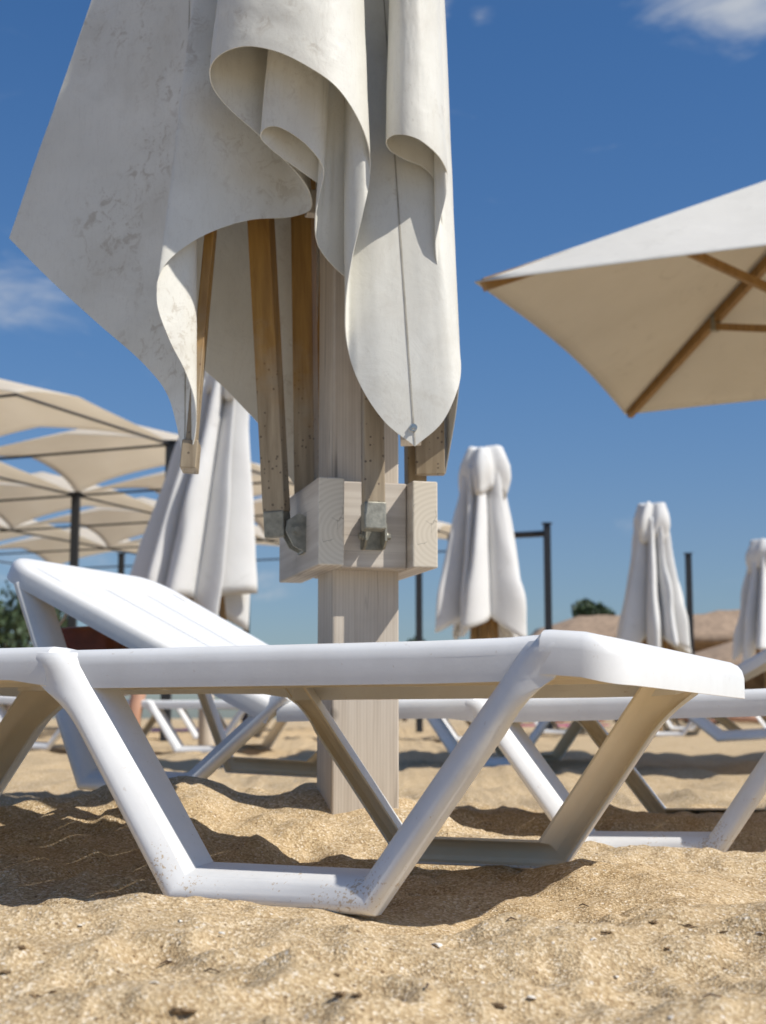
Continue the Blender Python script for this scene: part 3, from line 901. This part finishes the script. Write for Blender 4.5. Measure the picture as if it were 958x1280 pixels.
closed_parasol(-1.235, 10.5, 2.9, .86, .86, "closed white parasol directly behind the left side of the hanging vinyl cover", 3, 0, True, (-.13, .10), .30)
closed_parasol(.93, 13.7, 2.68, .95, 1.0, "closed white parasol just right of the timber collar, with a wide gathered cap", 11, 8)
closed_parasol(3.15, 17.3, 2.65, .95, .95, "closed parasol above the foot end of the nearest lounger, with a shaded left side", 23, 45)
closed_parasol(5.35, 20.8, 2.61, 1.0, 1.1, "closed parasol cut off by the right edge of the photo", 31, 30)

# ------------------------------------------------------------------ open parasol at right
def open_parasol():
    A = np.array([.405, 6.4]); e2 = np.array([1.135, 2.9]); e1 = np.array([2.9, -1.135]); 
    c = A + (e1 + e2) / 2; zh = 2.15; za = 3.115; z0 = gz(*c)
    root = empty("open_parasol", (c[0], c[1], z0))
    tag(root, "open square cream parasol with wooden ribs, reaching in from the right", "parasol", None)
    P = [A - c, A + e1 - c, A + e1 + e2 - c, A + e2 - c]
    ap = np.array([0, 0, za - z0]); zc = zh - z0
    v, f = [], []; n = 20
    for s in range(4):
        a = np.array([*P[s], zc]); b = np.array([*P[(s + 1) % 4], zc]); base = len(v)
        for j in range(n + 1):
            t = j / n
            for i in range(n + 1):
                w = i / n
                p = a * (1 - w) + b * w
                sag = math.sin(math.pi * w)
                inn = p.copy(); inn[:2] *= (1 - .022 * sag)         # scalloped hem
                p2 = inn * (1 - t) + ap * t
                p2[2] += -.05 * sag * math.sin(math.pi * min(1, t * 1.1)) + .03 * sag * (1 - t)
                v.append(p2)
        for j in range(n):
            for i in range(n):
                k = base + j * (n + 1) + i
                f.append((k, k + 1, k + n + 2, k + n + 1))
    bm = bmesh.new(); bv = [bm.verts.new(p) for p in v]
    for qd in f:
        try: bm.faces.new([bv[i] for i in qd])
        except ValueError: pass
    bmesh.ops.remove_doubles(bm, verts=bm.verts, dist=.002)
    can = from_bm("canopy", bm, OPENCLOTH, root, True, 12)
    s = can.modifiers.new("thick", 'SOLIDIFY'); s.thickness = .004
    bm = bmesh.new(); bm_tube(bm, (0, 0, -.3), (0, 0, za - z0 + .05), .045, .045, 16)
    from_bm("pole", bm, VARN, root)
    hub = Vector((0, 0, 2.15 - z0))
    bm = bmesh.new(); bm_tube(bm, hub - Vector((0, 0, .08)), hub + Vector((0, 0, .08)), .085, .085, 16)
    from_bm("hub", bm, VARN, root)
    bm = bmesh.new(); bm_tube(bm, (0, 0, za - z0 - .14), (0, 0, za - z0 - .02), .09, .07, 16)
    from_bm("crown", bm, VARN, root)
    for k in range(4):
        a = Vector((*P[k], zc)); top = Vector(ap); dn = Vector((0, 0, -.047))
        bm = bmesh.new(); bm_bar(bm, a + dn * .62 - (a - top).normalized() * .05, top + dn * 1.6, .036, .056, (0, 0, 1))
        o = from_bm("rib", bm, VARN, root, False)
        j = a.lerp(top, .44) + Vector((0, 0, -.09))
        bm = bmesh.new(); bm_bar(bm, j, hub, .028, .04, (0, 0, 1)); from_bm("strut", bm, VARN, root, False)
        bm = bmesh.new(); bm_box(bm, j + Vector((0, 0, .02)), (.05, .05, .09)); from_bm("joint", bm, STEEL, root, False)
    return root
open_parasol()

# ------------------------------------------------------------------ fabric shade roofs on dark posts, left background
e1 = np.array([.92, -.39]); e2 = np.array([.39, .92]); G0 = np.array([-1.85, 12.8]); S1, S2 = 2.5, 2.2; ZK = 2.62
def gp(i, j): return G0 + e1 * S1 * i + e2 * S2 * j
def shade(i, j, label, rise=.50):
    c = (gp(i, j) + gp(i + 1, j + 1)) / 2
    root = empty("shade_canopy", (c[0], c[1], ZK)); tag(root, label, "shade canopy", "cream fabric shade roofs")
    n = 24; v, f = [], []
    for b in range(n + 1):
        for a in range(n + 1):
            s = 2 * a / n - 1; t = 2 * b / n - 1
            S = s * (1 - .17 * (1 - t * t)); T = t * (1 - .17 * (1 - s * s))
            p = e1 * S * S1 / 2 + e2 * T * S2 / 2
            m = (abs(s) ** 4 + abs(t) ** 4) ** .25
            z = rise * (.68 * max(0, 1 - m / 1.19) + .30 * (1 - (abs(s * t)) ** 1.1))
            v.append((p[0], p[1], z))
    for b in range(n):
        for a in range(n):
            k = b * (n + 1) + a; f.append((k, k + 1, k + n + 2, k + n + 1))
    o = from_py("fabric", v, f, SHADE, root, True, 50)
    sm = o.modifiers.new("thick", 'SOLIDIFY'); sm.thickness = .006
    cs = [e1 * sx * S1 / 2 + e2 * sy * S2 / 2 for sx, sy in ((-1, -1), (1, -1), (1, 1), (-1, 1))]
    for k in range(4):
        bm = bmesh.new(); a, b = cs[k], cs[(k + 1) % 4]
        bm_tube(bm, (a[0], a[1], -.02), (b[0], b[1], -.02), .012, None, 8)
        from_bm("edge_pipe", bm, DARK, root)
    return root
names = {
 (-1, -1): "nearest cream shade roof, its peak cut by the left edge", (-1, 0): "second cream shade roof at left, its corner drawn down onto the dark post",
 (-2, 0): "cream shade roof cut by the left edge in the second row", (-1, 1): "cream shade roof in the third row, above the raised backrest",
 (-2, 1): "cream shade roof at the left edge in the third row", (-3, 1): "cream shade roof farthest left in the third row",
 (-1, 2): "cream shade roof in the fourth row, behind the left closed parasol", (-2, 2): "cream shade roof in the fourth row, just above the raised backrest",
 (-3, 2): "cream shade roof in the fourth row at the left edge", (-1, 3): "farthest cream shade roof, its tip showing right of the timber collar",
 (-2, 3): "far cream shade roof between the left closed parasol and the collar", (-3, 3): "far low cream shade roof above the raised backrest"}
for (i, j), lb in names.items(): shade(i, j, lb)
def shade_post(x, y, zt, label, arm=None):
    z0 = gz(x, y)
    root = empty("shade_post", (x, y, z0)); tag(root, label, "post", "dark steel posts of the shade roofs")
    bm = bmesh.new(); bm_box(bm, (0, 0, (zt - z0) / 2 - .1), (.085, .085, zt - z0 + .2))
    o = from_bm("shaft", bm, DARK, root, False); bevel(o, .006)
    bm = bmesh.new(); bm_box(bm, (0, 0, zt - z0 + .006), (.12, .12, .012)); from_bm("cap_plate", bm, DARK, root, False)
    if arm:
        bm = bmesh.new(); bm_tube(bm, (0, 0, zt - z0 - .12), (arm[0], arm[1], zt - z0 - .12), .04, None, 8); from_bm("arm", bm, DARK, root)
    return root
for x, y, lb in [(*gp(-1, 1), "dark post under the cream roofs at left, above the raised backrest"), (*gp(0, 0), "dark post hidden behind the lower left tip of the hanging cover"),
                 (-3.83, 21.7, "short looking dark post just behind the raised backrest"), (-1.78, 19.4, "dark post right of the left closed parasol"),
                 (.45, 18.6, "dark post below the right end of the timber collar")]:
    shade_post(x, y, ZK, lb)
shade_post(2.03, 18.3, 2.62, "bare dark post with a side arm right of the second closed parasol", (-1.2, .5))
shade_post(4.47, 21.7, 2.62, "bare dark post between the two right-hand closed parasols")

# ------------------------------------------------------------------ brown reed shelters
def shelter(x, y, w, d, zt, ze, label):
    z0 = gz(x, y); root = empty("reed_shelter", (x, y, z0), (0, 0, R(-12)))
    tag(root, label, "shelter", "brown reed shelters in the distance")
    bm = bmesh.new(); n = 26
    v, f = [], []
    for j in range(9):
        t = j / 8 * 2 - 1
        for i in range(n + 1):
            s = i / n * 2 - 1
            v.append((s * w / 2, t * d / 2, ze + (zt - ze) * (1 - abs(t)) * (1 - max(0, abs(s) - .6) * 1.2) + .05 * float(vnoise(np.array([i * .8]), np.array([j * 1.3]), 5)[0]) - z0))
    for j in range(8):
        for i in range(n):
            k = j * (n + 1) + i; f.append((k, k + 1, k + n + 2, k + n + 1))
    o = from_py("roof", v, f, REED, root, True, 30); s = o.modifiers.new("thick", 'SOLIDIFY'); s.thickness = .14
    for sx in (-.85, -.28, .28, .85):
        for sy in (-.8, .8):
            bm = bmesh.new(); bm_tube(bm, (sx * w / 2, sy * d / 2, -.2), (sx * w / 2, sy * d / 2, ze + .1 - z0), .08, .07, 10); from_bm("post", bm, BARK, root)
    bm = bmesh.new(); bm_box(bm, (0, d * .36, (ze - z0) * .5), (w * .86, .08, (ze - z0) * .92)); from_bm("back_wall", bm, REED, root, False)
    return root
shelter(7.2, 40, 6.2, 4.5, 3.0, 2.25, "brown reed shelter behind the closed parasol with the dark opening")
shelter(13.2, 46, 9.0, 5, 3.6, 2.7, "longer brown reed shelter at the right edge, behind the last closed parasol")
shelter(9.3, 33, 5.0, 4, 1.95, 1.35, "low brown reed shelter in front of the longer one, right of the bare dark post")

# ------------------------------------------------------------------ trees
def tree(x, y, h, r, label, seed):
    rnd = random.Random(seed); z0 = gz(x, y)
    root = empty("tree", (x, y, z0)); tag(root, label, "tree", "trees beyond the beach")
    bm = bmesh.new()
    bm_path_tube(bm, [(0, 0, -.3), (.05 * h * rnd.uniform(-1, 1), 0, h * .25), (0, 0, h * .6)], [h * .035, h * .028, h * .012], 8)
    cl = []
    for k in range(9):
        a = rnd.uniform(0, 6.28); e = rnd.uniform(.1, 1)
        p = Vector((r * .75 * math.cos(a) * rnd.uniform(.3, 1), r * .75 * math.sin(a) * rnd.uniform(.3, 1), h * (.42 + .5 * e)))
        cl.append((p, r * rnd.uniform(.3, .5)))
        bm_path_tube(bm, [(0, 0, h * .3), tuple(p * .5 + Vector((0, 0, h * .18))), tuple(p)], [h * .014, h * .01, h * .004], 6)
    from_bm("trunk", bm, BARK, root)
    v, f = [], []
    for p, cr in cl:
        for _ in range(260):
            d = Vector((rnd.gauss(0, 1), rnd.gauss(0, 1), rnd.gauss(0, .8))).normalized() * cr * rnd.random() ** .4
            c = p + d; s = h * .028 * rnd.uniform(.6, 1.4)
            e = Euler((rnd.uniform(0, 6), rnd.uniform(0, 6), rnd.uniform(0, 6))).to_matrix()
            b = len(v)
            for w in ((-s, 0, 0), (0, -s * .5, 0), (s, 0, 0), (0, s * .5, 0)): v.append(c + e @ Vector(w))
            f.append((b, b + 1, b + 2, b + 3))
    from_py("crown", v, f, LEAF, root, False)
tree(8.6, 60, 4.9, 1.3, "small dark green tree behind the reed shelter", 1)
tree(-10.6, 42, 4.2, 2.0, "dark green tree at the left edge beside the raised backrest", 2)
tree(-12.4, 41, 3.6, 1.8, "dark green bushy tree farthest left", 3)
tree(.9, 60, 3.5, .9, "tiny green tree right beside the timber post, low on the horizon", 4)

# ------------------------------------------------------------------ people, towels, bag
def skin_body(name, parent, mat_, pts, edges, root_i):
    me = bpy.data.meshes.new(name); me.from_pydata([p[:3] for p in pts], edges, [])
    o = bpy.data.objects.new(name, me); C.objects.link(o); o.parent = parent; me.materials.append(mat_)
    md = o.modifiers.new("skin", 'SKIN'); md.use_smooth_shade = True
    if not me.skin_vertices: bpy.context.view_layer.objects.active = o
    for i, p in enumerate(pts):
        sv = me.skin_vertices[0].data[i] if me.skin_vertices else None
        if sv: sv.radius = (p[3], p[4] if len(p) > 4 else p[3]); sv.use_root = (i == root_i)
    s = o.modifiers.new("sub", 'SUBSURF'); s.levels = 2; s.render_levels = 2
    return o

def person_lying(loc, yaw, label, suit, dangling=False, group=None):
    """lies on the back, head towards -x; hips at the origin, z=0 is the surface"""
    root = empty("person", loc, (0, 0, R(yaw))); tag(root, label, "person", group)
    s = .10
    P = [(0, 0, s + .02, .125, .10), (-.25, 0, s + .02, .12, .095), (-.47, 0, s + .03, .15, .095), (-.56, 0, s + .04, .055), (-.66, 0, s + .05, .078, .085), (-.76, 0, s + .05, .085, .09), (-.83, 0, s + .04, .055)]
    Ed = [(0, 1), (1, 2), (2, 3), (3, 4), (4, 5), (5, 6)]
    def add(chain, start):
        k = start
        for p in chain: P.append(p); Ed.append((k, len(P) - 1)); k = len(P) - 1
        return k
    for sg in (-1, 1):
        add([(.09, sg * .10, s, .085), (.28, sg * .12, s + .03, .075), (.47, sg * .13, s + .07 * (sg > 0), .055)] +
            ([(.50, sg * .30, s - .02, .052), (.50, sg * .36, s - .20, .048), (.50, sg * .37, s - .40, .035), (.57, sg * .37, s - .43, .03), (.66, sg * .37, s - .45, .022)] if dangling and sg < 0 else
             [(.65, sg * .13, s, .052), (.86, sg * .13, s - .03, .034), (.90, sg * .13, s + .04, .032), (.91, sg * .14, s + .14, .022)]), 0)
        w = add([(-.46, sg * .19, s + .02, .055), (-.32, sg * .26, s - .01, .045), (-.18, sg * .29, s - .02, .038), (.02, sg * .26, s - .03, .028), (.08, sg * .25, s - .03, .034, .018)], 2)
        for fi in range(4):
            add([(.125, sg * (.225 + .017 * fi), s - .03, .009), (.155 + .01 * (fi in (1, 2)), sg * (.222 + .018 * fi), s - .04, .008)], w)
        add([(.09, sg * .20, s - .03, .010), (.115, sg * .19, s - .035, .009)], w)
    # nose, chin
    body = skin_body("body", root, SKIN, P, Ed, 0)
    bm = bmesh.new()
    bmesh.ops.create_uvsphere(bm, u_segments=16, v_segments=10, radius=1, matrix=Matrix.Translation((-.78, 0, s + .035)) @ Matrix.Diagonal((.10, .095, .085, 1)))
    from_bm("hair", bm, HAIR, root)
    bm = bmesh.new()
    for ex in (-1, 1):
        bmesh.ops.create_uvsphere(bm, u_segments=8, v_segments=6, radius=.011, matrix=Matrix.Translation((-.725, ex * .03, s + .135)))
    bm_tube(bm, (-.675, -.022, s + .125), (-.675, .022, s + .125), .007)
    from_bm("face", bm, HAIR, root)
    bm = bmesh.new(); bmesh.ops.create_uvsphere(bm, u_segments=10, v_segments=8, radius=1, matrix=Matrix.Translation((-.70, 0, s + .145)) @ Matrix.Diagonal((.022, .013, .018, 1)))
    from_bm("nose", bm, SKIN, root)
    bm = bmesh.new()
    bmesh.ops.create_uvsphere(bm, u_segments=20, v_segments=12, radius=1, matrix=Matrix.Translation((.02, 0, s + .02)) @ Matrix.Diagonal((.15, .19, .115, 1)))
    from_bm("swimwear", bm, suit, root)
    return root

def towel(loc, yaw, w, l, mat_, label, z_on=None):
    n = 14; v, f = [], []
    x0, y0 = loc[:2]; cy, sy = math.cos(R(yaw)), math.sin(R(yaw))
    for j in range(n + 1):
        for i in range(n + 1):
            a = (i / n - .5) * l; b = (j / n - .5) * w
            x = x0 + a * cy - b * sy; y = y0 + a * sy + b * cy
            zz = (gz(x, y) if z_on is None else z_on) + .016 + .008 * float(vnoise(np.array([i * .9]), np.array([j * .7]), 3)[0])
            v.append((x - x0, y - y0, zz - (loc[2])))
    for j in range(n):
        for i in range(n):
            k = j * (n + 1) + i; f.append((k, k + 1, k + n + 2, k + n + 1))
    o = from_py("beach_towel", v, f, mat_, None); o.location = loc
    s = o.modifiers.new("thick", 'SOLIDIFY'); s.thickness = .012
    tag(o, label, "towel"); return o

lb = far_l[1]; zz = lb.location.z + H
ux, uy = math.cos(R(-22)), math.sin(R(-22))
px_, py_ = lb.location.x - ux * .95 + .372 * (-uy), lb.location.y - uy * .95 + .372 * ux
person_lying((px_, py_, zz + .0), -22, "person lying on the distant left lounger with one leg hanging down to the sand", NAVY, True)
towel((2.75, 24.6, gz(2.75, 24.6)), 10, .9, 1.7, PINK, "pink towel spread on the sand under the far right loungers")
person_lying((2.75, 24.6, gz(2.75, 24.6) + .03), 10, "person in red swimwear lying on a pink towel far behind the lounger legs", RED)
towel((-2.6, 19.0, gz(-2.6, 19)), -15, .9, 1.8, PURPLE, "lilac towel spread on the sand far off at left")
person_lying((6.0, 27.0, gz(6.0, 27.0) + .0), -30, "person in navy swimwear lying on bare sand far off at right", NAVY)

# brown bag lying on the seat under the raised backrest of the second lounger
bag = empty("bag", (0, 0, 0)); tag(bag, "reddish brown leather bag with white cord, hung under the raised backrest", "bag")
Mx = L2.matrix_basis if False else Matrix.Translation(L2.location) @ L2.rotation_euler.to_matrix().to_4x4()
bag.matrix_world = Mx @ Matrix.Translation((-1.47, .20, .405))
bm = bmesh.new()
for j, (z, sx, sy) in enumerate([(0, .15, .10), (.03, .165, .115), (.10, .15, .10), (.15, .11, .07), (.17, .09, .035)]): pass
bmesh.ops.create_cube(bm, size=1, matrix=Matrix.Translation((0, 0, .065)) @ Matrix.Diagonal((.27, .17, .13, 1)))
for vtx in bm.verts:
    if vtx.co.z > .1: vtx.co.x *= .8; vtx.co.y *= .45
bg = from_bm("pouch", bm, LEATHER, bag); bevel(bg, .02, 3)
sb = bg.modifiers.new("sub", 'SUBSURF'); sb.levels = 2; sb.render_levels = 2
bm = bmesh.new(); bm_path_tube(bm, [(-.02, .0, .23), (-.025, -.045, .15), (-.03, -.075, .12), (-.035, -.092, .09), (-.03, -.098, .05), (-.02, -.105, .02)], .004, 8)
from_bm("cord", bm, CLOTH, bag)

# ------------------------------------------------------------------ shells, clumps and twigs on the sand
def spot(px, py):
    """ground position from a bearing and a depression angle"""
    th = R(7.8887); Fp = 1862.
    rx, ru = (px - 479) / Fp, (640 - py) / Fp
    dy, dz = math.cos(th) - ru * math.sin(th), math.sin(th) + ru * math.cos(th)
    t = .8
    while .233 + dz * t > gz(rx * t, dy * t) and t < 30: t += .004
    return rx * t, dy * t
def shell(x, y, s, yaw, label):
    bm = bmesh.new(); n = 22; m = 7; rings = []
    for j in range(m + 1):
        a = j / m * math.pi / 2; row = []
        for i in range(n + 1):
            b = (i / n - .5) * math.pi * 1.15
            rr = math.sin(a) * (1 + .05 * math.cos(b * 16))
            row.append(bm.verts.new((s * (rr * math.cos(b) - .15), s * rr * math.sin(b) * .95, s * .42 * math.cos(a) ** 1.2)))
        rings.append(row)
    for A, B in zip(rings, rings[1:]):
        for i in range(n): bm.faces.new((A[i], A[i + 1], B[i + 1], B[i]))
    bmesh.ops.remove_doubles(bm, verts=bm.verts, dist=1e-5)
    o = from_bm("seashell", bm, SHELL, None); o.location = (x, y, gz(x, y) + .0008); o.rotation_euler = (R(random.uniform(-12, 12)), R(random.uniform(-14, 14)), R(yaw))
    sm = o.modifiers.new("thick", 'SOLIDIFY'); sm.thickness = .0012
    tag(o, label, "seashell", "white shell bits on the sand"); return o
for (a, b, s, yaw, lab) in [
    (545, 1184, .0085, 40, "largest white seashell, on the sand right of the nearest lounger's foot"),
    (278, 1169, .0050, 200, "white seashell below the left corner of the nearest lounger's foot bar"),
    (193, 1232, .0045, 90, "white shell bit in the lower left foreground"),
    (100, 1160, .0040, 10, "small white shell bit at left below the shadowed sand"),
    (665, 1253, .0048, 300, "white shell bit near the bottom edge, right of the middle"),
    (742, 1177, .0040, 120, "tiny white shell bit at right, in a shallow dip"),
    (950, 1170, .0045, 60, "white shell bit at the right edge"),
    (770, 1224, .0042, 20, "white shell bit in the lower right foreground"),
    (225, 1153, .0035, 20, "tiny white shell bit just left of the nearest lounger's foot"),
    (840, 1274, .0040, 160, "white shell bit at the bottom edge on the right")]:
    x, y = spot(a, b); shell(x, y, s, yaw, lab)
def clump(x, y, s, seed, label):
    bm = bmesh.new(); rnd = random.Random(seed)
    bmesh.ops.create_icosphere(bm, subdivisions=3, radius=1)
    st = rnd.uniform(1.0, 2.2)
    for vt in bm.verts:
        c = vt.co.copy()
        k = 1 + 1.25 * float(vnoise(np.array([c.x * 1.6 + seed]), np.array([c.y * 1.6 + c.z * 2.1]), seed)[0]) + 1.0 * float(vnoise(np.array([c.x * 4 + seed]), np.array([c.y * 4 + c.z * 5]), seed)[0])
        vt.co = Vector((c.x * st, c.y, c.z * .42)) * s * k * .72
    o = from_bm("sand_clump", bm, CLUMP, None, True, 60); o.location = (x, y, gz(x, y)); o.rotation_euler = (0, 0, rnd.uniform(-.5, .5))
    tag(o, label, "sand clump", "dark clumps on the sand")
for i, (a, b, s, lab) in enumerate([
    (26, 1185, .0050, "dark sand clump near the left edge, upper one"), (6, 1217, .0045, "dark sand clump at the left edge"),
    (46, 1246, .0055, "dark sand clump in the lower left corner"), (68, 1240, .0035, "small clump beside the lower left clump"),
    (425, 1243, .0055, "long dark clump at the bottom middle"), (448, 1246, .0045, "right half of the dark crack of clumps at the bottom middle"),
    (226, 1268, .0062, "dark clump at the bottom edge left of the middle"), (816, 1155, .0055, "dark pointed clump at right"),
    (758, 1167, .0050, "flat dark clump right of the round shadow"), (834, 1190, .0042, "thin dark clump below the pointed one at right"),
    (622, 1260, .0058, "dark clump at the bottom right of the middle"), (905, 1166, .0040, "small dark clump near the right edge"),
    (860, 1158, .0055, "flat brown clump between the pointed clump and the right edge"), (704, 1126, .0030, "tiny dark clump at the tip of the round shadow"),
    (420, 1218, .0028, "tiny clump above the bottom middle crack"), (182, 1122, .0025, "tiny clump below the shadowed sand at left")]):
    x, y = spot(a, b); clump(x, y, s, 40 + i, lab)
for i, (a, b, L_, ang, lab) in enumerate([(210, 1208, .018, 30, "short dark twig in the left foreground"), (265, 1217, .016, -10, "short dark twig left of the bottom middle"),
        (730, 1134, .014, -35, "small reddish twig right of the round shadow"), (640, 1152, .012, 20, "short twig under the edge of the round shadow"),
        (535, 1236, .014, 80, "dark bent twig in the bottom middle"), (890, 1250, .016, 5, "dark twig in the lower right corner")]):
    x, y = spot(a, b); bm = bmesh.new()
    c, s = math.cos(R(ang)) * L_ / 2, math.sin(R(ang)) * L_ / 2
    bm_path_tube(bm, [(-c, -s, .001), (-c * .2, -s * .2 + .001, .0035), (c, s, .0012)], [.0006, .001, .0005], 6)
    o = from_bm("twig", bm, TWIG, None); o.location = (x, y, gz(x, y) + .0005); tag(o, lab, "twig", "dry twigs on the sand")

# ------------------------------------------------------------------ light, sky, camera
EL, AZ = 48., -23.     # sun elevation; azimuth measured from +x towards +y
sd = Vector((math.cos(R(EL)) * math.cos(R(AZ)), math.cos(R(EL)) * math.sin(R(AZ)), math.sin(R(EL))))
sun = bpy.data.lights.new("sun", 'SUN'); sun.energy = 4.8; sun.angle = R(.53); sun.color = (1, .955, .88)
so = bpy.data.objects.new("sun", sun); C.objects.link(so); so.location = sd * 30
so.rotation_euler = (-sd).to_track_quat('-Z', 'Y').to_euler()

w = bpy.data.worlds.new("World"); scene.world = w; w.use_nodes = True
nt = w.node_tree; nt.nodes.clear()
sky = nt.nodes.new("ShaderNodeTexSky"); sky.sky_type = 'NISHITA'; sky.sun_disc = False
sky.sun_elevation = R(EL); sky.sun_rotation = R(90 - AZ); sky.altitude = 0
sky.air_density = 1.0; sky.dust_density = .6; sky.ozone_density = 3.0
tc = nt.nodes.new("ShaderNodeTexCoord")
sep = nt.nodes.new("ShaderNodeSeparateXYZ"); nt.links.new(tc.outputs["Generated"], sep.inputs[0])
mp = nt.nodes.new("ShaderNodeMapping"); mp.inputs["Scale"].default_value = (1.0, 1.0, 2.8); nt.links.new(tc.outputs["Generated"], mp.inputs[0])
cn = N(nt, "ShaderNodeTexNoise", Scale=13.0, Detail=8.0, Roughness=.62, Distortion=.5); nt.links.new(mp.outputs[0], cn.inputs["Vector"])
def blob(d, size, gain):
    """soft cloud bank around a direction"""
    d = Vector(d).normalized()
    vm = nt.nodes.new("ShaderNodeVectorMath"); vm.operation = 'SUBTRACT'; nt.links.new(tc.outputs["Generated"], vm.inputs[0]); vm.inputs[1].default_value = d
    vs = nt.nodes.new("ShaderNodeVectorMath"); vs.operation = 'MULTIPLY'; nt.links.new(vm.outputs[0], vs.inputs[0]); vs.inputs[1].default_value = (1 / size[0], 1 / size[0], 1 / size[1])
    vl = nt.nodes.new("ShaderNodeVectorMath"); vl.operation = 'LENGTH'; nt.links.new(vs.outputs[0], vl.inputs[0])
    r = nt.nodes.new("ShaderNodeMapRange"); nt.links.new(vl.outputs["Value"], r.inputs[0]); r.inputs[1].default_value = 1.0; r.inputs[2].default_value = 0.0; r.inputs[3].default_value = 0; r.inputs[4].default_value = gain
    return r.outputs[0]
def dirpx(px, py):
    th = R(7.8887); rx, ru = (px - 479) / 1862., (640 - py) / 1862.
    return (rx, math.cos(th) - ru * math.sin(th), math.sin(th) + ru * math.cos(th))
acc = None
for d, s, g in [(dirpx(925, 2), (.085, .040), 1.15), (dirpx(600, 22), (.016, .010), .62), (dirpx(10, 355), (.11, .05), .50), (dirpx(325, 735), (.05, .018), .62),
                (dirpx(553, 10), (.012, .02), .6), (dirpx(730, 72), (.009, .006), .5), (dirpx(40, 700), (.08, .03), .5)]:
    b = blob(d, s, g); acc = b if acc is None else math_(nt, 'MAXIMUM', acc, b)
cl = math_(nt, 'MULTIPLY', acc, 1.0)
cm = nt.nodes.new("ShaderNodeMapRange"); nt.links.new(math_(nt, 'ADD', math_(nt, 'MULTIPLY', cl, .48), cn.outputs["Fac"]), cm.inputs[0])
cm.inputs[1].default_value = .60; cm.inputs[2].default_value = 1.12; cm.inputs[3].default_value = 0; cm.inputs[4].default_value = .85
cm.interpolation_type = 'SMOOTHSTEP'
tr = nt.nodes.new("ShaderNodeValToRGB"); nt.links.new(sep.outputs[2], tr.inputs[0])
for k, (p, c) in enumerate([(.0, (.58, .67, .80)), (.12, (.56, .67, .83)), (.26, (.45, .70, .93)), (.44, (.36, .69, .98)), (.75, (.75, .85, 1.0))]):
    e = tr.color_ramp.elements[k] if k < 2 else tr.color_ramp.elements.new(p)
    e.position = p; e.color = (*c, 1)
tint = mix(nt, 1.0, sky.outputs[0], tr.outputs[0], 'MULTIPLY')
hs = N(nt, "ShaderNodeHueSaturation", Saturation=.97, Value=1.07); nt.links.new(tint, hs.inputs["Color"])
mx = mix(nt, cm.outputs[0], hs.outputs[0], (5.6, 5.9, 6.3))
bg_ = nt.nodes.new("ShaderNodeBackground"); nt.links.new(mx, bg_.inputs[0]); bg_.inputs[1].default_value = .10
out = nt.nodes.new("ShaderNodeOutputWorld"); nt.links.new(bg_.outputs[0], out.inputs[0])

cam = bpy.data.cameras.new("camera"); co = bpy.data.objects.new("camera", cam); C.objects.link(co)
co.location = (0, 0, .233); co.rotation_euler = (R(90 + 7.8887), 0, 0)
cam.sensor_fit = 'VERTICAL'; cam.sensor_height = 36; cam.sensor_width = 27; cam.lens = 1862 / 1280 * 36
cam.clip_start = .02; cam.clip_end = 2000
cam.dof.use_dof = True; cam.dof.focus_distance = 2.1; cam.dof.aperture_fstop = 7.5; cam.dof.aperture_blades = 0
scene.camera = co
scene.view_settings.view_transform = 'Standard'; scene.view_settings.look = 'None'; scene.view_settings.exposure = 0; scene.view_settings.gamma = 1
scene.cycles.use_denoising = True
scene.cycles.max_bounces = 8
scene.cycles.transparent_max_bounces = 8
